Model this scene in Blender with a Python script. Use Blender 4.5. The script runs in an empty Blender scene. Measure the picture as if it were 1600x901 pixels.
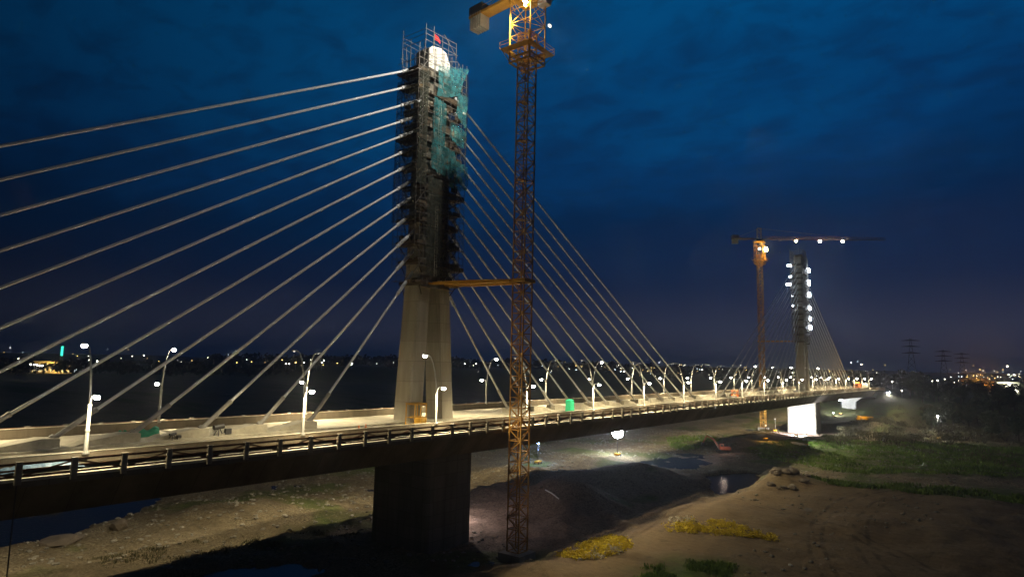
import bpy, math, random
import numpy as np
from mathutils import Vector, Matrix

SC = bpy.context.scene
COL = SC.collection
R = math.radians
random.seed(7)
rng = np.random.default_rng(11)

# ------------------------------------------------------------------ camera
F_PX, PITCH, ROLL, YAW = 1002.66, R(6.64), R(1.28), R(-37.87)
CAM = Vector((-71.25, -71.85, 9.0))
fw = Vector((math.cos(YAW), -math.sin(YAW), 0))
RT0 = fw.cross(Vector((0, 0, 1)))
FW = fw * math.cos(PITCH) + Vector((0, 0, 1)) * math.sin(PITCH)
UP0 = RT0.cross(FW)
RT = RT0 * math.cos(ROLL) + UP0 * -math.sin(ROLL) * -1
c_, s_ = math.cos(ROLL), math.sin(ROLL)
# x_img = x*c + y*s ; y_img = -x*s + y*c
RT = RT0 * c_ + UP0 * s_
UP = UP0 * c_ - RT0 * s_
cam_d = bpy.data.cameras.new('camera')
cam = bpy.data.objects.new('camera', cam_d)
COL.objects.link(cam)
m = Matrix((( RT.x, UP.x, -FW.x), (RT.y, UP.y, -FW.y), (RT.z, UP.z, -FW.z))).to_4x4()
m.translation = CAM
cam.matrix_world = m
cam_d.sensor_width = 36
cam_d.lens = F_PX / 1600 * 36
cam_d.clip_start = 0.5
cam_d.clip_end = 30000
SC.camera = cam


def ray(u, v):
    return FW * F_PX + RT * (u - 800) + UP * (450.5 - v)


def onZ(u, v, z):
    d = ray(u, v)
    return CAM + d * ((z - CAM.z) / d.z)


def at_dist(u, v, dist):
    d = ray(u, v)
    return CAM + d * (dist / math.hypot(d.x, d.y))


def px(P):
    d = Vector(P) - CAM
    z = d.dot(FW)
    return 800 + F_PX * d.dot(RT) / z, 450.5 - F_PX * d.dot(UP) / z


# ------------------------------------------------------------------ world
W = bpy.data.worlds.new("World")
SC.world = W
W.use_nodes = True
nt = W.node_tree
for n in list(nt.nodes):
    nt.nodes.remove(n)


def NN(t, typ, **kw):
    n = t.nodes.new(typ)
    for k, v in kw.items():
        setattr(n, k, v)
    return n


def sky():
    L = nt.links
    out = NN(nt, 'ShaderNodeOutputWorld')
    bg = NN(nt, 'ShaderNodeBackground')
    L.new(bg.outputs[0], out.inputs[0])
    tc = NN(nt, 'ShaderNodeTexCoord')
    sep = NN(nt, 'ShaderNodeSeparateXYZ')
    L.new(tc.outputs['Generated'], sep.inputs[0])
    # evening sky: deep blue overhead, violet grey near the horizon
    ramp = NN(nt, 'ShaderNodeValToRGB')
    cr = ramp.color_ramp
    cr.interpolation = 'EASE'
    pts = [(0.0, (0.0170, 0.0180, 0.031)), (0.05, (0.0150, 0.0180, 0.036)), (0.12, (0.0030, 0.0078, 0.027)),
           (0.22, (0.0002, 0.0095, 0.036)), (0.32, (0.0005, 0.020, 0.072)), (0.42, (0.0003, 0.036, 0.112)),
           (0.54, (0.0003, 0.046, 0.135)), (0.68, (0.0012, 0.022, 0.060)), (1.0, (0.0015, 0.010, 0.028))]
    cr.elements[0].position = pts[0][0]
    cr.elements[0].color = (*pts[0][1], 1)
    cr.elements[1].position = 1
    cr.elements[1].color = (*pts[-1][1], 1)
    cr.interpolation = 'LINEAR'
    for p_, c in pts[1:-1]:
        e = cr.elements.new(p_)
        e.color = (*c, 1)
    # clouds: direction projected on a flat layer overhead
    zc = NN(nt, 'ShaderNodeMath', operation='MAXIMUM')
    L.new(sep.outputs[2], zc.inputs[0])
    zc.inputs[1].default_value = 0.0
    za = NN(nt, 'ShaderNodeMath', operation='ADD')
    L.new(zc.outputs[0], za.inputs[0])
    za.inputs[1].default_value = 0.13
    cx = NN(nt, 'ShaderNodeMath', operation='DIVIDE')
    cy = NN(nt, 'ShaderNodeMath', operation='DIVIDE')
    L.new(sep.outputs[0], cx.inputs[0]); L.new(za.outputs[0], cx.inputs[1])
    L.new(sep.outputs[1], cy.inputs[0]); L.new(za.outputs[0], cy.inputs[1])
    cmb = NN(nt, 'ShaderNodeCombineXYZ')
    L.new(cx.outputs[0], cmb.inputs[0]); L.new(cy.outputs[0], cmb.inputs[1])
    mp = NN(nt, 'ShaderNodeMapping')
    mp.inputs['Rotation'].default_value = (0, 0, R(38))
    mp.inputs['Location'].default_value = (0.35, 1.1, 0)
    mp.inputs['Scale'].default_value = (1.25, 0.85, 1)
    L.new(cmb.outputs[0], mp.inputs[0])
    n1 = NN(nt, 'ShaderNodeTexNoise')
    n1.inputs['Scale'].default_value = 1.15
    n1.inputs['Detail'].default_value = 8
    n1.inputs['Roughness'].default_value = 0.58
    n1.inputs['Distortion'].default_value = 0.35
    L.new(mp.outputs[0], n1.inputs[0])
    n2 = NN(nt, 'ShaderNodeTexNoise')
    n2.inputs['Scale'].default_value = 6.5
    n2.inputs['Detail'].default_value = 7
    n2.inputs['Roughness'].default_value = 0.6
    n2.inputs['Distortion'].default_value = 0.5
    L.new(mp.outputs[0], n2.inputs[0])
    r1 = NN(nt, 'ShaderNodeMapRange')
    r1.inputs['From Min'].default_value = 0.42
    r1.inputs['From Max'].default_value = 0.58
    L.new(n1.outputs[0], r1.inputs[0])
    r2 = NN(nt, 'ShaderNodeMapRange')
    r2.inputs['From Min'].default_value = 0.47
    r2.inputs['From Max'].default_value = 0.68
    L.new(n2.outputs[0], r2.inputs[0])
    mx = NN(nt, 'ShaderNodeMath', operation='MULTIPLY')
    L.new(r2.outputs[0], mx.inputs[0]); mx.inputs[1].default_value = 0.85
    cl = NN(nt, 'ShaderNodeMath', operation='MAXIMUM')
    L.new(r1.outputs[0], cl.inputs[0]); L.new(mx.outputs[0], cl.inputs[1])
    # the edge of the cloud deck climbs towards the right and is ragged
    lat = NN(nt, 'ShaderNodeVectorMath', operation='DOT_PRODUCT')
    L.new(tc.outputs['Generated'], lat.inputs[0]); lat.inputs[1].default_value = RT0
    lm = NN(nt, 'ShaderNodeMath', operation='MAXIMUM'); L.new(lat.outputs['Value'], lm.inputs[0]); lm.inputs[1].default_value = -.1
    l2 = NN(nt, 'ShaderNodeMath', operation='MULTIPLY_ADD'); L.new(lm.outputs[0], l2.inputs[0]); l2.inputs[1].default_value = -.15; l2.inputs[2].default_value = 0.035
    nn_ = NN(nt, 'ShaderNodeMath', operation='MULTIPLY_ADD'); L.new(n1.outputs[0], nn_.inputs[0]); nn_.inputs[1].default_value = -.30; nn_.inputs[2].default_value = .15
    s1 = NN(nt, 'ShaderNodeMath', operation='ADD'); L.new(l2.outputs[0], s1.inputs[0]); L.new(nn_.outputs[0], s1.inputs[1])
    s2 = NN(nt, 'ShaderNodeMath', operation='MULTIPLY_ADD'); L.new(n2.outputs[0], s2.inputs[0]); s2.inputs[1].default_value = -.13; L.new(s1.outputs[0], s2.inputs[2])
    s2b = NN(nt, 'ShaderNodeMath', operation='ADD'); L.new(s2.outputs[0], s2b.inputs[0]); s2b.inputs[1].default_value = .065
    fw2 = NN(nt, 'ShaderNodeMapRange'); fw2.inputs['From Min'].default_value = 0.10; fw2.inputs['From Max'].default_value = 0.24
    L.new(sep.outputs[2], fw2.inputs[0])
    s3 = NN(nt, 'ShaderNodeMath', operation='MULTIPLY'); L.new(s2b.outputs[0], s3.inputs[0]); L.new(fw2.outputs[0], s3.inputs[1])
    s4 = NN(nt, 'ShaderNodeMath', operation='ADD'); L.new(s3.outputs[0], s4.inputs[0]); L.new(sep.outputs[2], s4.inputs[1])
    L.new(s4.outputs[0], ramp.inputs[0])
    mix = NN(nt, 'ShaderNodeMixRGB', blend_type='MIX')
    ch = NN(nt, 'ShaderNodeMath', operation='MULTIPLY')
    L.new(mx.outputs[0], ch.inputs[0]); ch.inputs[1].default_value = 0.6
    # clouds thin out into the horizon murk
    fz = NN(nt, 'ShaderNodeMapRange')
    fz.inputs['From Min'].default_value = 0.06
    fz.inputs['From Max'].default_value = 0.26
    L.new(sep.outputs[2], fz.inputs[0])
    ch2 = NN(nt, 'ShaderNodeMath', operation='MULTIPLY')
    L.new(ch.outputs[0], ch2.inputs[0]); L.new(fz.outputs[0], ch2.inputs[1])
    L.new(ch2.outputs[0], mix.inputs[0])
    L.new(ramp.outputs[0], mix.inputs[1])
    mix.inputs[2].default_value = (0.0015, 0.0150, 0.050, 1)
    # the sky is darker away from the afterglow (towards the left of the bridge)
    dt = NN(nt, 'ShaderNodeVectorMath', operation='DOT_PRODUCT')
    L.new(tc.outputs['Generated'], dt.inputs[0])
    g = Vector((0.93, 0.10, 0.0)).normalized()
    dt.inputs[1].default_value = g
    rg = NN(nt, 'ShaderNodeMapRange')
    rg.inputs['From Min'].default_value = 0.02
    rg.inputs['From Max'].default_value = 1.0
    rg.inputs['To Min'].default_value = 0.10
    rg.inputs['To Max'].default_value = 1.75
    L.new(dt.outputs['Value'], rg.inputs[0])
    mul = NN(nt, 'ShaderNodeVectorMath', operation='SCALE')
    L.new(mix.outputs[0], mul.inputs[0]); L.new(rg.outputs[0], mul.inputs['Scale'])
    # a trace of physical twilight sky
    st = NN(nt, 'ShaderNodeTexSky', sky_type='NISHITA')
    st.sun_disc = False
    st.sun_elevation = R(-5)
    st.sun_rotation = R(60)
    add = NN(nt, 'ShaderNodeMixRGB', blend_type='ADD')
    add.inputs[0].default_value = 0.02
    L.new(mul.outputs[0], add.inputs[1]); L.new(st.outputs[0], add.inputs[2])
    L.new(add.outputs[0], bg.inputs[0])
    bg.inputs[1].default_value = 1.0


sky()
sun_d = bpy.data.lights.new('twilight_sun', 'SUN')
sun_d.energy = 0.004
sun_d.angle = R(12)
sun_d.color = (0.7, 0.8, 1.0)
sun_o = bpy.data.objects.new('twilight_sun', sun_d)
sun_o.rotation_euler = (R(70), 0, R(-60))
COL.objects.link(sun_o)

SC.view_settings.view_transform = 'Standard'
SC.view_settings.look = 'None'
SC.view_settings.exposure = 0
SC.view_settings.gamma = 1
SC.view_settings.use_curve_mapping = False
SC.render.engine = 'CYCLES'
cy_ = SC.cycles
cy_.max_bounces = 4
cy_.diffuse_bounces = 2
cy_.glossy_bounces = 2
cy_.transmission_bounces = 2
cy_.transparent_max_bounces = 10
cy_.volume_bounces = 0
cy_.use_adaptive_sampling = False
cy_.sample_clamp_indirect = 3
cy_.caustics_reflective = False
cy_.caustics_refractive = False
cy_.use_light_tree = True
cy_.use_denoising = True

# ------------------------------------------------------------------ helpers
ALL = []


def tag(o, label=None, cat=None, group=None, kind=None):
    if label: o['label'] = label
    if cat: o['category'] = cat
    if group: o['group'] = group
    if kind: o['kind'] = kind
    return o


def empty(name, loc=(0, 0, 0), rz=0.0):
    o = bpy.data.objects.new(name, None)
    o.location = loc
    o.rotation_euler = (0, 0, rz)
    COL.objects.link(o)
    return o


class MB:
    def __init__(s):
        s.v = []; s.f = []

    def quad_loop(s, a, b, n):
        for i in range(n):
            j = (i + 1) % n
            s.f.append((a + i, a + j, b + j, b + i))

    def box(s, x0, x1, y0, y1, z0, z1, M=None):
        b = len(s.v)
        P = [(x0, y0, z0), (x1, y0, z0), (x1, y1, z0), (x0, y1, z0), (x0, y0, z1), (x1, y0, z1), (x1, y1, z1), (x0, y1, z1)]
        if M is not None: P = [tuple(M @ Vector(p)) for p in P]
        s.v += P
        s.f += [(b, b + 3, b + 2, b + 1), (b + 4, b + 5, b + 6, b + 7), (b, b + 1, b + 5, b + 4), (b + 1, b + 2, b + 6, b + 5), (b + 2, b + 3, b + 7, b + 6), (b + 3, b, b + 4, b + 7)]
        return s

    def tube(s, pts, r, n=6, caps=True):
        pts = [Vector(p) for p in pts]
        rr = r if isinstance(r, (list, tuple)) else [r] * len(pts)
        prev = None
        for i, p in enumerate(pts):
            if i == 0: d = pts[1] - pts[0]
            elif i == len(pts) - 1: d = pts[-1] - pts[-2]
            else: d = (pts[i + 1] - pts[i - 1])
            d = d.normalized()
            a = Vector((0, 0, 1)) if abs(d.z) < 0.9 else Vector((1, 0, 0))
            if prev is not None: a = prev
            x = d.cross(a)
            if x.length < 1e-4: x = d.cross(Vector((0, 1, 0)))
            x.normalize()
            y = x.cross(d).normalized()
            prev = y
            b = len(s.v)
            for k in range(n):
                t = 2 * math.pi * (k + .5) / n
                s.v.append(tuple(p + (x * math.cos(t) + y * math.sin(t)) * rr[i]))
            if i: s.quad_loop(b - n, b, n)
            elif caps: s.f.append(tuple(range(b, b + n)))
        if caps: s.f.append(tuple(range(len(s.v) - 1, len(s.v) - n - 1, -1)))
        return s

    def loft(s, rings, caps=True):
        """rings: list of equally long lists of points"""
        n = len(rings[0])
        for i, ring in enumerate(rings):
            b = len(s.v)
            s.v += [tuple(p) for p in ring]
            if i: s.quad_loop(b - n, b, n)
            elif caps: s.f.append(tuple(range(b + n - 1, b - 1, -1)))
        if caps: s.f.append(tuple(range(len(s.v) - n, len(s.v))))
        return s

    def sheet(s, grid):
        b = len(s.v); n = len(grid[0])
        for row in grid: s.v += [tuple(p) for p in row]
        for i in range(len(grid) - 1):
            for j in range(n - 1):
                a = b + i * n + j
                s.f.append((a, a + 1, a + n + 1, a + n))
        return s

    def build(s, name, mat, parent=None, smooth=False, bevel=0, fix=True):
        me = bpy.data.meshes.new(name)
        me.from_pydata(s.v, [], s.f)
        me.materials.append(mat)
        if fix:
            import bmesh
            bm = bmesh.new(); bm.from_mesh(me)
            bmesh.ops.recalc_face_normals(bm, faces=bm.faces)
            if bevel:
                bmesh.ops.bevel(bm, geom=[e for e in bm.edges if len(e.link_faces) == 2 and e.calc_face_angle(0) > 0.6], offset=bevel, segments=1, affect='EDGES')
            bm.to_mesh(me); bm.free()
        if smooth:
            me.polygons.foreach_set('use_smooth', [True] * len(me.polygons))
        o = bpy.data.objects.new(name, me)
        COL.objects.link(o)
        if parent is not None: o.parent = parent
        return o


def copy_tree(o, parent=None):
    c = o.copy(); COL.objects.link(c)
    c.parent = parent
    for ch in list(o.children): copy_tree(ch, c)
    return c


def lamp(name, typ, loc, energy, color=(1, 1, 1), size=0.15, aim=None, cone=150, blend=0.6, parent=None):
    d = bpy.data.lights.new(name, typ)
    d.energy = energy; d.color = color
    d.shadow_soft_size = size
    if typ == 'SPOT':
        d.spot_size = R(cone); d.spot_blend = blend
    o = bpy.data.objects.new(name, d)
    o.location = loc
    if aim is not None:
        o.rotation_euler = Vector(aim).to_track_quat('-Z', 'Y').to_euler()
    COL.objects.link(o)
    if parent is not None: o.parent = parent
    return o


# value noise (numpy)
def vnoise(x, y, seed=0):
    xi = np.floor(x).astype(np.int64); yi = np.floor(y).astype(np.int64)
    xf = x - xi; yf = y - yi
    def h(a, b):
        n = (a * 374761393 + b * 668265263 + seed * 1442695041) & 0xffffffff
        n = ((n ^ (n >> 13)) * 1274126177) & 0xffffffff
        return ((n ^ (n >> 16)) & 0xffff) / 65535.0
    u = xf * xf * (3 - 2 * xf); v = yf * yf * (3 - 2 * yf)
    return (h(xi, yi) * (1 - u) + h(xi + 1, yi) * u) * (1 - v) + (h(xi, yi + 1) * (1 - u) + h(xi + 1, yi + 1) * u) * v


def fbm(x, y, sc, oct=5, seed=0, rough=.5):
    x = np.asarray(x, float) / sc; y = np.asarray(y, float) / sc
    a = 1; t = 0; s = 0
    for o in range(oct):
        s = s + a * vnoise(x, y, seed + o * 17); t += a; a *= rough; x = x * 2.03 + 3.1; y = y * 2.03 + 1.7
    return s / t


# ------------------------------------------------------------------ materials
def mat(name, col, rough=0.8, metal=0.0, var=0.25, scale=1.0, bump=0.0, bscale=8.0, col2=None, streak=False, spec=0.5, joints=None, jx=False):
    m = bpy.data.materials.new(name); m.use_nodes = True
    t = m.node_tree; b = t.nodes['Principled BSDF']; L = t.links
    b.inputs['Roughness'].default_value = rough; b.inputs['Metallic'].default_value = metal
    b.inputs['Specular IOR Level'].default_value = spec
    tc = NN(t, 'ShaderNodeTexCoord'); src = tc.outputs['Object']
    if streak:
        mp = NN(t, 'ShaderNodeMapping'); mp.inputs['Scale'].default_value = (1, 1, 0.12)
        L.new(src, mp.inputs[0]); src = mp.outputs[0]
    n = NN(t, 'ShaderNodeTexNoise'); n.inputs['Scale'].default_value = scale; n.inputs['Detail'].default_value = 6
    n.inputs['Roughness'].default_value = 0.65
    L.new(src, n.inputs[0])
    mr = NN(t, 'ShaderNodeMapRange'); mr.inputs['From Min'].default_value = .3; mr.inputs['From Max'].default_value = .7
    L.new(n.outputs[0], mr.inputs[0])
    mx = NN(t, 'ShaderNodeMixRGB')
    L.new(mr.outputs[0], mx.inputs[0])
    mx.inputs[1].default_value = (*[c * (1 - var) for c in col], 1)
    c2 = col2 or [min(1, c * (1 + var)) for c in col]
    mx.inputs[2].default_value = (*c2, 1)
    outc = mx.outputs[0]
    if joints:
        sx = NN(t, 'ShaderNodeSeparateXYZ'); L.new(tc.outputs['Object'], sx.inputs[0])
        ad = NN(t, 'ShaderNodeMath', operation='ADD'); L.new(sx.outputs[0], ad.inputs[0])
        if jx: ad.inputs[1].default_value = 0
        else: L.new(sx.outputs[1], ad.inputs[1])
        cb = NN(t, 'ShaderNodeCombineXYZ'); L.new(ad.outputs[0], cb.inputs[0]); L.new(sx.outputs[2], cb.inputs[1])
        br = NN(t, 'ShaderNodeTexBrick'); br.offset = 0; br.inputs['Scale'].default_value = 1
        br.inputs['Brick Width'].default_value = joints[0]; br.inputs['Row Height'].default_value = joints[1]
        br.inputs['Mortar Size'].default_value = .035; br.inputs['Mortar Smooth'].default_value = .4
        br.inputs['Color1'].default_value = (1, 1, 1, 1); br.inputs['Color2'].default_value = (.8, .8, .8, 1); br.inputs['Mortar'].default_value = (.5, .5, .5, 1)
        L.new(cb.outputs[0], br.inputs[0])
        mj = NN(t, 'ShaderNodeMixRGB', blend_type='MULTIPLY'); mj.inputs[0].default_value = 1
        L.new(outc, mj.inputs[1]); L.new(br.outputs[0], mj.inputs[2]); outc = mj.outputs[0]
    L.new(outc, b.inputs['Base Color'])
    if bump:
        n2 = NN(t, 'ShaderNodeTexNoise'); n2.inputs['Scale'].default_value = bscale; n2.inputs['Detail'].default_value = 5
        L.new(tc.outputs['Object'], n2.inputs[0])
        bp = NN(t, 'ShaderNodeBump'); bp.inputs['Strength'].default_value = bump; bp.inputs['Distance'].default_value = 0.1
        L.new(n2.outputs[0], bp.inputs['Height']); L.new(bp.outputs[0], b.inputs['Normal'])
    return m


def emit(name, col, s):
    m = bpy.data.materials.new(name); m.use_nodes = True
    t = m.node_tree; t.nodes.clear()
    o = NN(t, 'ShaderNodeOutputMaterial'); e = NN(t, 'ShaderNodeEmission')
    e.inputs[0].default_value = (*col, 1); e.inputs[1].default_value = s
    t.links.new(e.outputs[0], o.inputs[0])
    try: m.cycles.emission_sampling = 'NONE'
    except Exception: pass
    return m


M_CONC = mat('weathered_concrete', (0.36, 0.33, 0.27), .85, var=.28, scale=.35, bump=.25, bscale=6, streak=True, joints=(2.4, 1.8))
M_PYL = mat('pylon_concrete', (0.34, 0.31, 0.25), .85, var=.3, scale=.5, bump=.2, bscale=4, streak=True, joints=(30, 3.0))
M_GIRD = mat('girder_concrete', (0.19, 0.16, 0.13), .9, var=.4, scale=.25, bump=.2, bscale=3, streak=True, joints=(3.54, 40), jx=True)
M_KERB = mat('pale_kerb', (0.62, 0.58, 0.48), .8, var=.2, scale=1.3, bump=.1)
M_BARR = mat('brown_shaded_barrier_concrete', (0.17, 0.14, 0.10), .9, var=.3, scale=.8, streak=True)  # brown concrete, darkened further to stand for the unlit outer face
M_ROAD = mat('dusty_deck', (0.30, 0.275, 0.22), .9, var=.38, scale=.22, bump=.3, bscale=10)
M_WALK = mat('walkway_slab', (0.17, 0.15, 0.12), .9, var=.35, scale=.6, bump=.3)
M_DUST = mat('yellow_dust', (0.34, 0.26, 0.08), .95, var=.4, scale=.8)
M_BLIS = mat('anchor_block_concrete', (0.40, 0.37, 0.30), .85, var=.25, scale=.9, bump=.2)
M_POST = mat('railing_post_concrete', (0.30, 0.27, 0.22), .85, var=.2, scale=2)
M_TUBE = mat('primed_red_steel', (0.16, 0.065, 0.035), .6, var=.3, scale=3, spec=.3)
M_CABLE = mat('white_cable_sheath', (0.78, 0.80, 0.84), .45, var=.12, scale=.6)
M_PIPE = mat('grey_guide_pipe', (0.30, 0.29, 0.28), .5, var=.2, scale=2)
M_LAMP = mat('white_painted_steel', (0.72, 0.72, 0.68), .4, var=.08, scale=2)
M_YEL = mat('yellow_crane_paint', (0.72, 0.36, 0.02), .5, var=.3, scale=.7, bump=.05, col2=(0.72, 0.38, 0.03))
M_RUST = mat('weathered_mast_steel', (0.55, 0.27, 0.07), .6, var=.4, scale=.35, col2=(0.66, 0.34, 0.04))
M_JIB = mat('unlit_jib_steel', (0.13, 0.06, 0.02), .7, var=.3)  # crane steel darkened so the far crane's jib reads unlit
M_SCAF = mat('galvanised_tube', (0.17, 0.16, 0.145), .6, metal=.2, var=.2, scale=3)
M_PLANK = mat('scaffold_plank', (0.07, 0.05, 0.03), .9, var=.35, scale=2)
M_WHITE = mat('pale_and_floodlit_concrete', (0.75, 0.73, 0.68), .7, var=.08, scale=1)  # pale slabs and stones; also stands in for floodlit concrete
M_CW = mat('counterweight_concrete', (0.6, 0.57, 0.5), .8, var=.15, scale=1)
M_DARKST = mat('dark_steel', (0.04, 0.04, 0.045), .5, var=.3, scale=2)
M_GREEN = mat('green_shade_net', (0.02, 0.26, 0.15), .7, var=.25, scale=3, bump=.3)
M_ORANGE = mat('orange_paint', (0.75, 0.17, 0.02), .5, var=.2, scale=1)
M_REDMACH = mat('red_machine_paint', (0.34, 0.10, 0.06), .55, var=.25, scale=1)
M_RUB = mat('tyre_rubber', (0.03, 0.03, 0.03), .9, var=.2)
M_GLASS = mat('dark_glass', (0.02, 0.025, 0.03), .08, var=.1)
M_VAN = mat('white_vehicle_paint', (0.7, 0.7, 0.68), .35, var=.05)
M_TARP = mat('blue_tarpaulin', (0.13, 0.30, 0.55), .45, var=.3, scale=2, bump=.4, bscale=3, col2=(0.35, 0.5, 0.68))
M_ROCK = mat('grey_rock', (0.16, 0.13, 0.10), .95, var=.35, scale=1.2, bump=.5, bscale=3)
M_BARK = mat('dark_bark', (0.07, 0.05, 0.035), .95, var=.3, scale=2)
M_LEAF = mat('dark_foliage', (0.045, 0.065, 0.025), .7, var=.4, scale=.6, col2=(0.085, 0.10, 0.04))
M_SHRUB = mat('dry_shrub_foliage', (0.12, 0.11, 0.05), .8, var=.4, scale=.6, col2=(0.17, 0.15, 0.08))
M_GRASS = mat('riverbank_grass', (0.10, 0.20, 0.02), .8, var=.45, scale=.15, col2=(0.20, 0.32, 0.04))
M_YPLANT = mat('yellow_reeds', (0.74, 0.52, 0.0), .8, var=.4, scale=.9, col2=(0.95, 0.76, 0.03))
M_WPLANT = mat('pale_reed_tips', (0.55, 0.50, 0.40), .8, var=.3, scale=2)
M_BLDG = mat('dim_render', (0.18, 0.16, 0.14), .9, var=.25, scale=.3)
M_BLDY = mat('ochre_render', (0.5, 0.36, 0.14), .9, var=.2, scale=.3)
M_TREEFAR = mat('far_foliage', (0.03, 0.04, 0.02), .9, var=.4, scale=.05)
E_WHITE = emit('street_lamp_glow', (1.0, 0.96, 0.84), 80)
E_DIM = emit('weak_lamp_glow', (1.0, 0.95, 0.82), 1.6)
E_COOL = emit('cool_floodlight_glow', (0.80, 0.90, 1.0), 40)
E_WARM = emit('warm_lamp_glow', (1.0, 0.72, 0.32), 60)
E_TW = emit('town_light_white', (1.0, 0.93, 0.75), 16)
E_TY = emit('town_light_amber', (1.0, 0.62, 0.18), 10)
E_TB = emit('town_light_cool', (0.75, 0.88, 1.0), 14)
E_TT = emit('teal_sign_glow', (0.05, 0.9, 0.6), 2.2)
E_WIN = emit('lit_window', (1.0, 0.75, 0.3), 1.6)
E_FIRE = emit('orange_yard_glow', (1.0, 0.38, 0.06), 6)
E_RED = emit('red_beacon', (1.0, 0.12, 0.06), 6)


def net_mat(name, col, alpha, scale=3.0):
    m = bpy.data.materials.new(name); m.use_nodes = True
    t = m.node_tree; t.nodes.clear(); L = t.links
    o = NN(t, 'ShaderNodeOutputMaterial'); mx = NN(t, 'ShaderNodeMixShader')
    tr = NN(t, 'ShaderNodeBsdfTransparent'); d = NN(t, 'ShaderNodeBsdfDiffuse'); tl = NN(t, 'ShaderNodeBsdfTranslucent')
    ad = NN(t, 'ShaderNodeMixShader'); ad.inputs[0].default_value = .3
    d.inputs[0].default_value = (*col, 1); tl.inputs[0].default_value = (*col, 1)
    tc = NN(t, 'ShaderNodeTexCoord'); n = NN(t, 'ShaderNodeTexNoise'); n.inputs['Scale'].default_value = scale
    n.inputs['Detail'].default_value = 6
    L.new(tc.outputs['Object'], n.inputs[0])
    mr = NN(t, 'ShaderNodeMapRange'); mr.inputs['From Min'].default_value = .35; mr.inputs['From Max'].default_value = .65
    mr.inputs['To Min'].default_value = alpha - .25; mr.inputs['To Max'].default_value = min(1, alpha + .25)
    L.new(n.outputs[0], mr.inputs[0]); L.new(mr.outputs[0], mx.inputs[0])
    L.new(d.outputs[0], ad.inputs[1]); L.new(tl.outputs[0], ad.inputs[2])
    L.new(tr.outputs[0], mx.inputs[1]); L.new(ad.outputs[0], mx.inputs[2]); L.new(mx.outputs[0], o.inputs[0])
    return m


M_NET = net_mat('teal_debris_net', (0.07, 0.27, 0.30), .55, 1.3)
M_NETD = net_mat('dark_debris_net', (0.10, 0.11, 0.09), .5)
M_NETW = net_mat('pale_debris_net', (0.6, 0.62, 0.6), .7)

# ------------------------------------------------------------------ terrain
GZ = -17.0
X0F, X1F, Y0F, Y1F = -62., 290., -100., 90.


def growth(a, b, step, lim):
    core = list(np.arange(a, b + .01, step)); s = step
    lo = []; x = a
    while x > -lim: s *= 1.22; x -= s; lo.append(x)
    s = step; hi = []; x = b
    while x < lim: s *= 1.22; x += s; hi.append(x)
    return np.array(lo[::-1] + core + hi)


def poly_img(pts, z=GZ):
    return np.array([[onZ(u, v, z).x, onZ(u, v, z).y] for u, v in pts])


def inside(poly, X, Y):
    """signed distance-ish: positive inside (metres)"""
    n = len(poly); ins = np.zeros(X.shape, bool); dmin = np.full(X.shape, 1e9)
    for i in range(n):
        x1, y1 = poly[i]; x2, y2 = poly[(i + 1) % n]
        c = ((y1 > Y) != (y2 > Y)) & (X < (x2 - x1) * (Y - y1) / ((y2 - y1) + 1e-12) + x1)
        ins ^= c
        dx, dy = x2 - x1, y2 - y1
        t = np.clip(((X - x1) * dx + (Y - y1) * dy) / (dx * dx + dy * dy + 1e-9), 0, 1)
        dmin = np.minimum(dmin, np.hypot(X - x1 - t * dx, Y - y1 - t * dy))
    return np.where(ins, dmin, -dmin)


SAND = poly_img([(640, 925), (760, 880), (860, 868), (960, 838), (1040, 805), (1100, 785), (1185, 760), (1200, 752), (1262, 752), (1300, 755), (1600, 790), (1900, 830), (1900, 1100), (600, 1100)])
GRASS1 = poly_img([(1165, 700), (1230, 686), (1330, 688), (1420, 690), (1700, 700), (1700, 742), (1480, 742), (1330, 738), (1250, 722), (1190, 716)])
GRASS2 = poly_img([(1255, 752), (1330, 752), (1480, 763), (1700, 780), (1700, 800), (1480, 778), (1300, 765)])
GRASS3 = poly_img([(1040, 684), (1110, 680), (1130, 690), (1080, 700), (1050, 698)])
GRASSB = poly_img([(1000, 888), (1060, 878), (1150, 888), (1130, 930), (980, 940)])
POND1 = poly_img([(1108, 738), (1130, 731), (1180, 730), (1198, 742), (1186, 756), (1150, 764), (1110, 766), (1098, 752)])
CHAN = poly_img([(150, 1000), (170, 915), (270, 884), (380, 866), (440, 862), (480, 872), (470, 900), (430, 935), (400, 1000)])
CHAN2 = poly_img([(-60, 800), (60, 795), (150, 775), (235, 768), (245, 783), (200, 800), (150, 815), (60, 845), (-60, 860)])
CHAN3 = poly_img([(1060, 700), (1110, 705), (1120, 716), (1080, 724), (1010, 722), (990, 712)])
PINK2 = np.array([[4, -19], [40, -21], [80, -16], [96, -4], [92, 12], [60, 16], [20, 12], [6, 9]])
PINK = poly_img([(1000, 722), (1060, 708), (1130, 703), (1150, 688), (1225, 668), (1290, 672), (1310, 680), (1250, 690), (1180, 700), (1150, 716), (1070, 728)])
MOUNDS = [((880, 785), 9, 2.2), ((800, 745), 10, 1.6), ((950, 752), 12, 1.5), ((770, 770), 6, 1.0), ((1010, 745), 8, 1.2), ((1225, 755), 7, 1.0), ((1150, 690), 8, 0.8), ((1330, 668), 12, 1.0), ((1380, 672), 13, 1.1), ((400, 800), 12, .8)]


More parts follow.
